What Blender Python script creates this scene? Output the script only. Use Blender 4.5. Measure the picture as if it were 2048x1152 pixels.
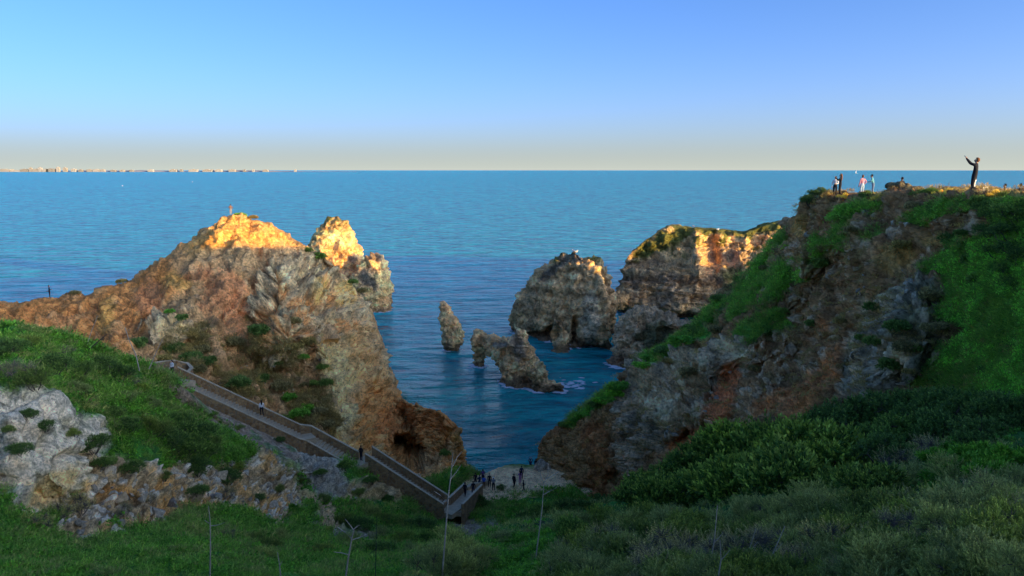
import bpy, bmesh, math, random
import numpy as np
from mathutils import Vector, Matrix

for o in list(bpy.data.objects): bpy.data.objects.remove(o)
SC = bpy.context.scene
COL = SC.collection
RNG = np.random.default_rng(7)
random.seed(7)
R = math.radians

# ------------------------------------------------------------------ camera
EYE = 41.0                                   # metres above the sea
FPX = 1462.0                                 # focal length in photo pixels (2048 wide)
PITCH = math.atan(236.0 / FPX)
cam = bpy.data.cameras.new('camera'); cam.sensor_width = 36.0
cam.lens = 36.0 * FPX / 2048.0
cam.clip_start = 0.1; cam.clip_end = 120000.0
camo = bpy.data.objects.new('camera', cam); COL.objects.link(camo)
camo.location = (0, 0, EYE); camo.rotation_euler = (math.pi / 2 - PITCH, 0, 0)
SC.camera = camo

# ------------------------------------------------------------------ sky and sun
SUN_EL, SUN_AZ = 6.4, 122.0                  # azimuth clockwise from +Y (view direction)
w = bpy.data.worlds.new('World'); SC.world = w; w.use_nodes = True
nt = w.node_tree; bg = nt.nodes['Background']
sky = nt.nodes.new('ShaderNodeTexSky'); sky.sky_type = 'NISHITA'; sky.sun_disc = False
sky.sun_elevation = R(SUN_EL); sky.sun_rotation = R(SUN_AZ)
sky.altitude = 40.0; sky.air_density = 0.45; sky.dust_density = 3.6; sky.ozone_density = 4.0
# pale veil added to the sky colour to lift the dark horizon, thinning with height, the same all round the horizon
VEIL_C, VEIL_H = (1.06, 1.12, .95), .075
tc = nt.nodes.new('ShaderNodeTexCoord'); sx = nt.nodes.new('ShaderNodeSeparateXYZ'); nt.links.new(tc.outputs['Generated'], sx.inputs[0])
def wmath(op, a, b=None):
    q = nt.nodes.new('ShaderNodeMath'); q.operation = op
    for i, v in enumerate((a, b)):
        if v is None: continue
        if isinstance(v, bpy.types.NodeSocket): nt.links.new(v, q.inputs[i])
        else: q.inputs[i].default_value = v
    return q.outputs[0]
fall = wmath('EXPONENT', wmath('DIVIDE', wmath('MAXIMUM', sx.outputs['Z'], 0.0), -VEIL_H))
def wvec(op, a, b):
    q = nt.nodes.new('ShaderNodeVectorMath'); q.operation = op
    for i, v in enumerate((a, b)):
        if isinstance(v, bpy.types.NodeSocket): nt.links.new(v, q.inputs[i])
        else: q.inputs[i].default_value = v
    return q.outputs[0]
cx = nt.nodes.new('ShaderNodeCombineXYZ'); [nt.links.new(fall, cx.inputs[i]) for i in range(3)]
veil = wvec('MULTIPLY', cx.outputs[0], VEIL_C)
nt.links.new(wvec('ADD', sky.outputs[0], veil), bg.inputs['Color']); bg.inputs['Strength'].default_value = 0.15
sun = bpy.data.lights.new('sun', 'SUN'); sun.energy = 2.0; sun.angle = R(0.5); sun.color = (1.0, 0.60, 0.09)
suno = bpy.data.objects.new('sun', sun); COL.objects.link(suno)
sdir = Vector((math.sin(R(SUN_AZ)) * math.cos(R(SUN_EL)), math.cos(R(SUN_AZ)) * math.cos(R(SUN_EL)), math.sin(R(SUN_EL))))
suno.rotation_euler = sdir.to_track_quat('Z', 'Y').to_euler()
suno.location = (60, -40, 90)
SC.view_settings.view_transform = 'Standard'; SC.view_settings.look = 'None'
SC.view_settings.gamma = 1.0; SC.view_settings.use_curve_mapping = False
SC.view_settings.exposure = 1.85
SC.cycles.max_bounces = 5; SC.cycles.diffuse_bounces = 3; SC.cycles.glossy_bounces = 2
SC.cycles.transmission_bounces = 2; SC.cycles.transparent_max_bounces = 4

# ------------------------------------------------------------------ projection
cp, sp = math.cos(PITCH), math.sin(PITCH)
def ray(px, py):
    x = (np.asarray(px, float) - 1024) / FPX; yd = (np.asarray(py, float) - 576) / FPX
    return x, cp - sp * yd, -sp - cp * yd
def at(px, py, Y):
    """world point seen at photo pixel (px,py) at forward distance Y"""
    x, y, z = ray(px, py); s = Y / y
    return np.array([x * s, Y + 0 * x, EYE + z * s])
def at_z(px, py, z):
    x, y, dz = ray(px, py); s = (z - EYE) / dz
    return np.array([x * s, y * s, z + 0 * x])
def project(P):
    x, y, z = P[..., 0], P[..., 1], P[..., 2] - EYE
    f = y * cp - z * sp; u = y * sp + z * cp
    f = np.where(f < .1, .1, f)
    return 1024 + FPX * x / f, 576 - FPX * u / f

# ------------------------------------------------------------------ noise
_G = RNG.normal(size=(4096, 3)).astype(np.float32); _G /= np.linalg.norm(_G, axis=1, keepdims=True)
_P = RNG.permutation(4096).astype(np.int32)
from concurrent.futures import ThreadPoolExecutor
_POOL = ThreadPoolExecutor(4)
def _chunked(fn, p, seed):
    p = np.asarray(p, np.float32)
    if len(p) < 20000: return fn(p, seed)
    r = list(_POOL.map(lambda q: fn(q, seed), np.array_split(p, max(4, len(p) // 12000))))
    return tuple(np.concatenate(x) for x in zip(*r)) if isinstance(r[0], tuple) else np.concatenate(r)
def gnoise(p, seed=0): return _chunked(_gnoise, p, seed)
def cell(p, seed=0): return _chunked(_cell, p, seed)
def _gnoise(p, seed=0):
    i = np.floor(p).astype(np.int32); f = p - i
    u = f * f * f * (f * (f * 6 - 15) + 10)
    out = 0
    for dx in (0, 1):
        wx = u[:, 0] if dx else 1 - u[:, 0]
        a = _P[(i[:, 0] + dx + seed * 131) & 4095]
        for dy in (0, 1):
            wy = wx * (u[:, 1] if dy else 1 - u[:, 1])
            b = _P[(a + i[:, 1] + dy) & 4095]
            for dz in (0, 1):
                g = _G[_P[(b + i[:, 2] + dz) & 4095]]
                d = g[:, 0] * (f[:, 0] - dx) + g[:, 1] * (f[:, 1] - dy) + g[:, 2] * (f[:, 2] - dz)
                out = out + wy * (u[:, 2] if dz else 1 - u[:, 2]) * d
    return out * 1.6
def fbm(p, octv=4, seed=0, gain=.5, lac=2.03):
    a, s, q = 1.0, 0, np.asarray(p, np.float32)
    for k in range(octv):
        s = s + a * gnoise(q, seed + k); a *= gain; q = q * lac + 17.3
    return s
def ridged(p, octv=4, seed=0, gain=.5, lac=2.1):
    """0 at creases, towards 1 on smooth lumps"""
    a, s, q, n = 1.0, 0, np.asarray(p, np.float32), 0
    for k in range(octv):
        s = s + a * np.minimum(np.abs(gnoise(q, seed + k)) * 1.9, 1.2); n += a; a *= gain; q = q * lac + 9.7
    return s / n
def _cell(p, seed=0):
    """Voronoi: distance to nearest seed, second nearest minus nearest, random id"""
    p = np.asarray(p, np.float32); i = np.floor(p).astype(np.int32)
    d1 = np.full(len(p), 9., np.float32); d2 = d1.copy(); rid = np.zeros(len(p), np.float32)
    for dx in (-1, 0, 1):
        for dy in (-1, 0, 1):
            for dz in (-1, 0, 1):
                h = _P[(_P[(_P[(i[:, 0] + dx + seed * 57) & 4095] + i[:, 1] + dy) & 4095] + i[:, 2] + dz) & 4095]
                g = _G[h]
                q = np.stack([i[:, 0] + dx, i[:, 1] + dy, i[:, 2] + dz], 1) + .5 + g * .45
                d = np.sqrt(((q - p) ** 2).sum(1))
                m = d < d1
                d2 = np.where(m, d1, np.minimum(d2, d)); rid = np.where(m, h / 4096., rid); d1 = np.where(m, d, d1)
    return d1, d2 - d1, rid
def blocks(P, size, seed=0, flat=1.0, warp=.35):
    """fractured rock: blocks standing at different depths with grooves between; metres, about -1..1 times block relief"""
    q = np.asarray(P, np.float32) / size * np.array([1, 1, 1 / flat], np.float32); q = q + np.stack([fbm(q * .8, 2, seed + 1), fbm(q * .8 + 9, 2, seed + 2), fbm(q * .8 + 21, 2, seed + 3)], 1) * warp
    d1, d21, rid = cell(q, seed); return (rid - .5) * 1.4 - np.exp(-(d21 / .085)**2) * 1.05, rid
def sstep(a, b, x):
    t = np.clip((x - a) / (b - a), 0, 1); return t * t * (3 - 2 * t)

# ------------------------------------------------------------------ interpolation
def pchip(xk, yk, x):
    """monotone cubic along axis 0"""
    xk = np.asarray(xk, float); yk = np.asarray(yk, float); h = np.diff(xk)
    sh = (-1,) + (1,) * (yk.ndim - 1)
    d = np.diff(yk, axis=0) / h.reshape(sh)
    m = np.zeros_like(yk)
    if len(xk) > 2:
        w1 = (2 * h[1:] + h[:-1]).reshape(sh); w2 = (h[1:] + 2 * h[:-1]).reshape(sh)
        with np.errstate(divide='ignore', invalid='ignore'):
            hm = (w1 + w2) / (w1 / d[:-1] + w2 / d[1:])
        m[1:-1] = np.where(d[:-1] * d[1:] > 0, np.nan_to_num(hm), 0)
    m[0] = d[0]; m[-1] = d[-1]
    k = np.clip(np.searchsorted(xk, x) - 1, 0, len(h) - 1)
    t = ((x - xk[k]) / h[k]).reshape(sh); H = h[k].reshape(sh)
    return ((2 * t**3 - 3 * t**2 + 1) * yk[k] + (t**3 - 2 * t**2 + t) * H * m[k] + (-2 * t**3 + 3 * t**2) * yk[k + 1] + (t**3 - t**2) * H * m[k + 1])

# ------------------------------------------------------------------ materials
def new_mat(name):
    m = bpy.data.materials.new(name); m.use_nodes = True
    return m, m.node_tree, m.node_tree.nodes['Principled BSDF']
def mix_rgb(n, mode, fac, a, b):
    x = n.nodes.new('ShaderNodeMix'); x.data_type = 'RGBA'; x.blend_type = mode
    for s, v in (('Factor_Float', fac), ('A_Color', a), ('B_Color', b)):
        i = [q for q in x.inputs if q.identifier == s][0]
        if isinstance(v, bpy.types.NodeSocket): n.links.new(v, i)
        else: i.default_value = v
    return [q for q in x.outputs if q.identifier == 'Result_Color'][0]
def tex_noise(n, scale, detail=5, rough=.6, vec=None):
    t = n.nodes.new('ShaderNodeTexNoise'); t.inputs['Scale'].default_value = scale
    t.inputs['Detail'].default_value = detail; t.inputs['Roughness'].default_value = rough
    if vec is not None: n.links.new(vec, t.inputs['Vector'])
    return t
def ramp(n, fac, stops):
    r = n.nodes.new('ShaderNodeValToRGB')
    while len(r.color_ramp.elements) < len(stops): r.color_ramp.elements.new(.5)
    for e, (p, c) in zip(r.color_ramp.elements, stops):
        e.position = p; e.color = (*c, 1) if len(c) == 3 else c
    n.links.new(fac, r.inputs[0]); return r.outputs[0]
def terrain_material(name, s1=1.2, s2=6.0, bump=.35, dist=.25, var=.28):
    m, n, b = new_mat(name)
    a = n.nodes.new('ShaderNodeAttribute'); a.attribute_name = 'Col'
    g = n.nodes.new('ShaderNodeNewGeometry'); pos = g.outputs['Position']
    t1 = tex_noise(n, s1, 7, .68, pos); t2 = tex_noise(n, s2, 5, .72, pos)
    lo, hi = 1 - var * 1.3, 1 + var * 1.25; G_ = 1.22
    c1 = ramp(n, t1.outputs[0], [(.36, (lo * G_, lo * G_, lo * .96 * G_)), (.5, (G_, G_, G_)), (.64, (hi * G_, hi * .99 * G_, hi * .95 * G_))])
    c2 = ramp(n, t2.outputs[0], [(.36, (lo * .9, lo * .88, lo * .85)), (.5, (1, 1, 1)), (.64, (hi, hi * .98, hi * .93))])
    x = mix_rgb(n, 'MULTIPLY', 1.0, a.outputs['Color'], c1)
    x = mix_rgb(n, 'MULTIPLY', 1.0, x, c2)
    n.links.new(x, b.inputs['Base Color']); b.inputs['Roughness'].default_value = .95
    b.inputs['Specular IOR Level'].default_value = .12
    t3 = tex_noise(n, s2 * .7, 7, .72, pos)
    vo = n.nodes.new('ShaderNodeTexVoronoi'); vo.feature = 'DISTANCE_TO_EDGE'; vo.inputs['Scale'].default_value = s1 * 1.3
    wv = n.nodes.new('ShaderNodeVectorMath'); wv.operation = 'MULTIPLY_ADD'; n.links.new(t1.outputs['Color'], wv.inputs[0]); wv.inputs[1].default_value = (.4 / s1,) * 3; n.links.new(pos, wv.inputs[2])
    n.links.new(wv.outputs[0], vo.inputs['Vector'])
    cr = ramp(n, vo.outputs['Distance'], [(.0, (0, 0, 0)), (.10, (.55, .55, .55)), (.3, (.62, .62, .62))])
    sm = n.nodes.new('ShaderNodeMath'); sm.operation = 'ADD'; n.links.new(t3.outputs[0], sm.inputs[0]); n.links.new(cr, sm.inputs[1])
    bp = n.nodes.new('ShaderNodeBump'); bp.inputs['Strength'].default_value = bump; bp.inputs['Distance'].default_value = dist
    n.links.new(sm.outputs[0], bp.inputs['Height']); n.links.new(bp.outputs[0], b.inputs['Normal'])
    return m
def plain_mat(name, col, rough=.8, var=.12, scale=8.0, spec=.3):
    m, n, b = new_mat(name)
    tc = n.nodes.new('ShaderNodeTexCoord'); t = tex_noise(n, scale, 4, .6, tc.outputs['Object'])
    lo, hi = [c * (1 - var) for c in col], [c * (1 + var) for c in col]
    n.links.new(ramp(n, t.outputs[0], [(.3, lo), (.7, hi)]), b.inputs['Base Color'])
    b.inputs['Roughness'].default_value = rough; b.inputs['Specular IOR Level'].default_value = spec
    return m

# ------------------------------------------------------------------ objects
def tag(o, label=None, cat=None, group=None, kind=None):
    for k, v in (('label', label), ('category', cat), ('group', group), ('kind', kind)):
        if v: o[k] = v
    return o
def link(name, me, parent=None, loc=None):
    o = bpy.data.objects.new(name, me); COL.objects.link(o)
    if parent: o.parent = parent
    if loc is not None: o.location = loc
    return o
def mesh_np(name, V, F, mats, cols=None, smooth=True, fmat=None):
    """V (n,3), F (m,k) all faces with k corners"""
    me = bpy.data.meshes.new(name); V = np.asarray(V, np.float32); F = np.asarray(F, np.int32)
    me.vertices.add(len(V)); me.vertices.foreach_set('co', V.ravel())
    k = F.shape[1]; me.loops.add(F.size); me.loops.foreach_set('vertex_index', F.ravel())
    me.polygons.add(len(F)); me.polygons.foreach_set('loop_start', np.arange(len(F), dtype=np.int32) * k)
    if smooth is True: me.polygons.foreach_set('use_smooth', np.ones(len(F), bool))
    if fmat is not None: me.polygons.foreach_set('material_index', np.asarray(fmat, np.int32))
    me.update(calc_edges=True)
    if cols is not None:
        a = me.attributes.new('Col', 'FLOAT_COLOR', 'POINT'); c = np.ones((len(V), 4), np.float32); c[:, :3] = cols
        a.data.foreach_set('color', c.ravel())
    for m in (mats if isinstance(mats, (list, tuple)) else [mats]): me.materials.append(m)
    return me
def grid_faces(nr, nc, wrap=False):
    r = np.arange(nr - 1)[:, None]; c = np.arange(nc if wrap else nc - 1)[None]; c2 = (c + 1) % nc
    return np.stack([r * nc + c, (r + 1) * nc + c, (r + 1) * nc + c2, r * nc + c2], -1).reshape(-1, 4)
def grid_normals(P, wrap=False):
    du = np.gradient(P, axis=0)
    dv = (np.roll(P, -1, 1) - np.roll(P, 1, 1)) / 2 if wrap else np.gradient(P, axis=1)
    n = np.cross(du, dv); return n / (np.linalg.norm(n, axis=-1, keepdims=True) + 1e-9)
def blur(A, k, axis):
    for _ in range(2):
        pad = [(0, 0)] * A.ndim; pad[axis] = (k, k)
        c = np.cumsum(np.pad(A, pad, mode='edge'), axis=axis)
        n = A.shape[axis]; a = np.take(c, np.arange(2 * k, n + 2 * k), axis=axis)
        b = np.concatenate([np.zeros_like(np.take(c, [0], axis=axis)), np.take(c, np.arange(0, n - 1), axis=axis)], axis=axis)
        A = (a - b) / (2 * k + 1)
    return A

PATCHES = {}
class Patch:
    """A piece of land lofted through profile columns of real points, then eroded."""
    def __init__(s, name, cols, nr, nc, back=None, wts=None):
        W = np.array([[(at(*p) if p[0] != 'w' else np.array(p[1:], float)) for p in c] for c in cols])   # (cols, rows, 3)
        if back is not None:
            bk = []
            for k, c in enumerate(W):
                dx, dy, steps = back(k / (len(W) - 1), c)
                bk.append([c[0] + np.array([dx * d, dy * d, -h]) for d, h in steps][::-1])
            s.nback = len(bk[0]); W = np.concatenate([np.array(bk), W], axis=1)
        else: s.nback = 0
        px, py = project(W)
        du = np.hypot(np.diff(px, axis=1), np.diff(py, axis=1)).mean(0)
        d3 = np.linalg.norm(np.diff(W, axis=1), axis=-1).mean(0)
        for k in range(s.nback): du[k] = min(du[k], 25 + d3[k])
        xr = np.concatenate([[0], np.cumsum(np.maximum(du, 4))])
        Q = pchip(xr, W.transpose(1, 0, 2), np.linspace(0, xr[-1], nr))
        dc = np.linalg.norm(np.diff(W, axis=0), axis=-1).mean(1) if wts is None else np.array(wts, float)
        xc = np.concatenate([[0], np.cumsum(np.maximum(dc, .5))])
        Q = pchip(xc, Q.transpose(1, 0, 2), np.linspace(0, xc[-1], nc)).transpose(1, 0, 2)
        s.name, s.nr, s.nc = name, nr, nc
        s.rowp = np.linspace(0, xr[-1], nr); s.front = s.rowp >= (xr[s.nback] - 1e-6)
        s.P = Q; PATCHES[name] = s
    def flat(s): return s.P.reshape(-1, 3)
    def proj(s):
        a, b = project(s.P); return a.ravel(), b.ravel()
    def push(s, lst):
        """relief: (px,py,rx,ry,rot,metres,power): away from (+) or toward (-) the viewer along the sight line, horizontally"""
        px, py = s.proj(); P = s.flat(); d = np.zeros(len(P))
        fr = np.repeat(s.front, s.nc)
        wx = fbm(P * .35, 3, 91) ; wy = fbm(P * .35, 3, 95)
        for (cx, cy, rx, ry, rot, m, pw) in lst:
            c_, s_ = math.cos(R(rot)), math.sin(R(rot))
            ax, ay = px - cx + wx * rx * .22, py - cy + wy * ry * .22
            u = (ax * c_ + ay * s_) / rx; v = (-ax * s_ + ay * c_) / ry
            d += m * np.exp(-np.power(u * u + v * v, pw)) * (fr if m > 0 else 1)
        dirv = P - np.array([0, 0, EYE]); dirv[:, 2] *= .3; dirv /= np.linalg.norm(dirv, axis=1, keepdims=True)
        s.P = (P + dirv * d[:, None]).reshape(s.P.shape)
    def poly(s, pts, soft=6., warp=10., seed=3, scale=.25, P=None):
        """0..1 mask of a polygon given in photo pixels, edges frayed by noise"""
        px, py = s.proj(); P0 = s.flat()
        px = px + warp * fbm(P0 * scale, 4, seed, .6); py = py + warp * fbm(P0 * scale + 50, 4, seed + 7, .6)
        q = np.array(pts, float); ins = np.zeros(len(px), bool); dist = np.full(len(px), 1e9)
        for (x0, y0), (x1, y1) in zip(q, np.roll(q, -1, 0)):
            if y0 != y1:
                cr = ((y0 > py) != (y1 > py)) & (px < (x1 - x0) * (py - y0) / (y1 - y0) + x0); ins ^= cr
            t = np.clip(((px - x0) * (x1 - x0) + (py - y0) * (y1 - y0)) / ((x1 - x0)**2 + (y1 - y0)**2 + 1e-9), 0, 1)
            dist = np.minimum(dist, np.hypot(px - x0 - t * (x1 - x0), py - y0 - t * (y1 - y0)))
        return sstep(-soft, soft, np.where(ins, dist, -dist))
    def blobs(s, lst, warp=.45, scale=.4, seed=21):
        px, py = s.proj(); P = s.flat(); m = np.zeros(len(P)); n = fbm(P * scale, 4, seed, .6) * warp
        for (cx, cy, rx, ry, *rot) in lst:
            r = R(rot[0]) if rot else 0; c_, s_ = math.cos(r), math.sin(r)
            u = ((px - cx) * c_ + (py - cy) * s_) / rx; v = (-(px - cx) * s_ + (py - cy) * c_) / ry
            m = np.maximum(m, sstep(1.25, .75, np.sqrt(u * u + v * v) + n))
        return m
    def displace(s, d, along=None):
        N = grid_normals(np.stack([blur(blur(s.P[..., k], 4, 0), 4, 1) for k in range(3)], -1)).reshape(-1, 3) if along is None else along
        c = s.P.reshape(-1, 3); tocam = np.array([0, 0, EYE]) - c
        if along is None:
            sg = np.sign((N * tocam).sum(1).reshape(s.nr, s.nc)[s.front].mean()); N = N * sg
        s.P = (c + N * np.asarray(d)[:, None]).reshape(s.P.shape); s.N = N
    def build(s, mat, cols, kind='structure', parent=None):
        s.cols = cols
        F = grid_faces(s.nr, s.nc)
        N = grid_normals(s.P).reshape(-1, 3); tocam = np.array([0, 0, EYE]) - s.flat()
        sg = (N * tocam).sum(1).reshape(s.nr, s.nc)[s.front].mean()
        if sg < 0: F = F[:, ::-1]; N = -N
        s.N = N
        s.obj = link(s.name, mesh_np(s.name, s.flat(), F, mat, cols, smooth=False), parent)
        if kind: s.obj['kind'] = kind
        return s.obj
def mixc(c, col, m): return c * (1 - m[:, None]) + np.asarray(col, float)[None] * m[:, None]
def on(px, py, names=None, rad=5.0):
    """nearest land point (and normal) seen at a photo pixel"""
    best = None
    for nm, s in PATCHES.items():
        if names and nm not in names: continue
        if not hasattr(s, '_pj'): s._pj = s.proj()
        d = (s._pj[0] - px)**2 + (s._pj[1] - py)**2
        k = np.where(d < rad * rad)[0]
        if not len(k): k = np.array([np.argmin(d)]); pen = 1e4
        else: pen = 0
        P = s.flat()[k]; j = k[np.argmin(P[:, 1] + np.sqrt(d[k]) * .02)]
        q = (pen + s.flat()[j][1], j, s)
        if best is None or q[0] < best[0]: best = q
    return best[2].flat()[best[1]].copy(), best[2].N[best[1]].copy()

def ring_solid(levels, Yc, ratio=.8, shear=0.0, bottom=-3.0, n=28, pw=.85):
    """closed rock solid from (py, px_left, px_right[, Y]) rows; rings get real depth"""
    rings = []
    for lv in levels:
        py, pl, pr = lv[:3]; Y0 = lv[3] if len(lv) > 3 else Yc
        c = at((pl + pr) / 2, py, Y0); xs = []
        for p in (pl, pr):
            X = c[0]
            for _ in range(4):
                Ys = Y0 + shear * (X - c[0]); X = (p - 1024) / FPX * (Ys * cp - (c[2] - EYE) * sp)
            xs.append(X)
        rings.append(((xs[0] + xs[1]) / 2, Y0, c[2], (xs[1] - xs[0]) / 2))
    cx, cy, cz, hw = rings[-1]
    if cz > bottom + .5: rings.append((cx, cy, bottom, hw * 1.02))
    V = []
    for cx, cy, cz, hw in rings:
        for k in range(n):
            t = 2 * math.pi * k / n; a, b = math.cos(t), math.sin(t)
            a = math.copysign(abs(a) ** pw, a); b = math.copysign(abs(b) ** pw, b)
            V.append((cx + a * hw, cy + b * hw * ratio + shear * a * hw, cz))
    F = [list(f) for f in grid_faces(len(rings), n, True)]
    return V, F, [list(range(n)), [len(V) - 1 - k for k in range(n)]]
def tube_solid(pts, n=14):
    """closed tube through (px,py,Y,radius)"""
    C = [(Vector(at(*p[:3])), p[3]) for p in pts]; V = []
    for i, (c, r) in enumerate(C):
        d = (C[min(i + 1, len(C) - 1)][0] - C[max(i - 1, 0)][0]).normalized(); u = d.cross(Vector((0, 0, 1))).normalized(); v = u.cross(d)
        V += [tuple(c + (u * math.cos(2 * math.pi * k / n) + v * math.sin(2 * math.pi * k / n)) * r) for k in range(n)]
    return V, [list(f) for f in grid_faces(len(C), n, True)], [list(range(n)), [len(V) - 1 - k for k in range(n)]]
def fuse(solids, voxel):
    """join closed solids into one skin; returns vertices, quads, normals"""
    bm = bmesh.new()
    for V, F, caps in solids:
        vs = [bm.verts.new(v) for v in V]
        for f in F + caps: bm.faces.new([vs[i] for i in f])
    bmesh.ops.recalc_face_normals(bm, faces=bm.faces)
    me = bpy.data.meshes.new('tmp'); bm.to_mesh(me); bm.free()
    o = bpy.data.objects.new('tmp', me); COL.objects.link(o)
    md = o.modifiers.new('r', 'REMESH'); md.mode = 'VOXEL'; md.voxel_size = voxel
    dg = bpy.context.evaluated_depsgraph_get(); ev = bpy.data.meshes.new_from_object(o.evaluated_get(dg))
    nv = len(ev.vertices); P = np.empty(nv * 3, np.float32); ev.vertices.foreach_get('co', P)
    N = np.empty(nv * 3, np.float32); ev.vertices.foreach_get('normal', N)
    Fq = [list(p.vertices) for p in ev.polygons]; Fq = [f if len(f) == 4 else (f + [f[-1]])[:4] for f in Fq]
    bpy.data.objects.remove(o); bpy.data.meshes.remove(me); bpy.data.meshes.remove(ev)
    return P.reshape(-1, 3).astype(float), np.array(Fq), N.reshape(-1, 3).astype(float)
class Rock(Patch):
    def __init__(s, name, solids, voxel):
        P, s.F, s.N = fuse(solids, voxel); s.name = name; s.P = P[None]; s.nr, s.nc = 1, len(P)
        tocam = np.array([0, 0, EYE]) - P; s.face = sstep(-.1, .3, (s.N * tocam).sum(1) / np.linalg.norm(tocam, axis=1))
        s.front = np.ones(1, bool); s.gr = np.zeros(len(P)); PATCHES[name] = s
    def displace(s, d): s.P = (s.flat() + s.N * np.asarray(d)[:, None])[None]
    def push(s, lst):
        px, py = s.proj(); P = s.flat(); d = 0
        for (cx, cy, rx, ry, m, pw) in lst: d = d + m * np.exp(-np.power(((px - cx) / rx)**2 + ((py - cy) / ry)**2, pw)) * s.face
        P[:, 1] += d; s.P = P[None]
    def build(s, mat, cols, label=None, cat=None, kind=None):
        s.obj = link(s.name, mesh_np(s.name, s.flat(), s.F, mat, cols, smooth=False)); tag(s.obj, label, cat, None, kind)
        P = s.flat(); a = P[s.F]; fn = np.cross(a[:, 2] - a[:, 0], a[:, 3] - a[:, 1]); N = np.zeros_like(P)
        for k in range(4): np.add.at(N, s.F[:, k], fn)
        s.N = N / (np.linalg.norm(N, axis=1, keepdims=True) + 1e-9); return s.obj
# ================================================================== sea
SEA_D = 5.5
def make_sea():
    rad = [0.0] + list(np.geomspace(20, 90000, 40)); na = 96; V = []
    for r in rad[1:]:
        for k in range(na):
            a = 2 * math.pi * k / na; V.append((r * math.sin(a), 120 + r * math.cos(a), 0))
    V.append((0, 120, 0)); F = [tuple(f) for f in grid_faces(len(rad) - 1, na, True)]
    me = bpy.data.meshes.new('sea'); n0 = len(V) - 1
    me.from_pydata(V, [], F + [(n0, k, (k + 1) % na) for k in range(na)]); me.update()
    m, n, b = new_mat('sea_water')
    g = n.nodes.new('ShaderNodeNewGeometry'); pos = g.outputs['Position']
    mp = n.nodes.new('ShaderNodeMapping'); n.links.new(pos, mp.inputs[0]); mp.inputs['Rotation'].default_value = (0, 0, R(-14)); mp.inputs['Scale'].default_value = (.55, 1.25, 1)
    v = mp.outputs[0]
    a1 = tex_noise(n, .16, 3, .5, v); a2 = tex_noise(n, .55, 4, .6, v); a3 = tex_noise(n, 2.2, 3, .6, v); a4 = tex_noise(n, .013, 3, .5, pos)
    def mul(s, k):
        q = n.nodes.new('ShaderNodeMath'); q.operation = 'MULTIPLY'; n.links.new(s, q.inputs[0]); q.inputs[1].default_value = k; return q.outputs[0]
    def add(a, c):
        q = n.nodes.new('ShaderNodeMath'); q.operation = 'ADD'; n.links.new(a, q.inputs[0]); n.links.new(c, q.inputs[1]); return q.outputs[0]
    a0 = tex_noise(n, .07, 2, .5, v); h = add(add(add(mul(a1.outputs[0], 2.6), mul(a2.outputs[0], .75)), mul(a3.outputs[0], .12)), mul(a0.outputs[0], 4.5))
    bp = n.nodes.new('ShaderNodeBump'); bp.inputs['Strength'].default_value = 1.0; bp.inputs['Distance'].default_value = SEA_D
    n.links.new(h, bp.inputs['Height']); n.links.new(bp.outputs[0], b.inputs['Normal'])
    c = ramp(n, a4.outputs[0], [(.35, (.003, .48, .55)), (.65, (.004, .55, .61))])
    vm = n.nodes.new('ShaderNodeVectorMath'); vm.operation = 'DISTANCE'; n.links.new(pos, vm.inputs[0]); vm.inputs[1].default_value = (10, 110, 0)
    q = n.nodes.new('ShaderNodeMapRange'); n.links.new(vm.outputs['Value'], q.inputs[0]); q.inputs[1].default_value = 15; q.inputs[2].default_value = 170; q.interpolation_type = 'SMOOTHSTEP'
    c = mix_rgb(n, 'MIX', q.outputs[0], (.002, .46, .42, 1), c)
    b1 = tex_noise(n, .11, 3, .55, v); b2 = tex_noise(n, .42, 3, .6, v); wv = mix_rgb(n, 'MULTIPLY', 1.0, ramp(n, b1.outputs[0], [(.35, (.55, .62, .68)), (.65, (1.35, 1.3, 1.25))]), ramp(n, b2.outputs[0], [(.35, (.62, .68, .74)), (.65, (1.35, 1.28, 1.22))]))  # ripple streaks, lighter and darker, painted into the water colour
    c = mix_rgb(n, 'MULTIPLY', 1.0, c, wv)
    n.links.new(c, b.inputs['Base Color']); b.inputs['Roughness'].default_value = .24; b.inputs['Specular Tint'].default_value = (.36, .80, 1, 1); b.inputs['IOR'].default_value = 1.6
    me.materials.append(m); o = link('sea', me); o['kind'] = 'structure'
make_sea()

# ================================================================== colours of soils and rocks (albedo)
PALE = (.52, .43, .29); GREY = (.34, .30, .225); DGREY = (.125, .115, .095); TAN = (.33, .24, .145); ORANGE = (.44, .205, .075)
RUST = (.36, .165, .075); OCHRE = (.46, .29, .10); RED = (.33, .115, .055); SOIL = (.155, .105, .065); DSOIL = (.085, .062, .042)
GRASS = (.09, .28, .035); DGRASS = (.055, .17, .026); SCRUB = (.045, .052, .028); SAND = (.36, .25, .16)
M_ROCK = terrain_material('rock_and_soil', .7, 3.2, .6, .42, .30)
M_NEAR = terrain_material('near_rock_and_soil', 1.5, 8.0, .6, .15, .32)
M_FAR = terrain_material('cliff_rock', .35, 1.6, .65, .7, .34)

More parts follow.
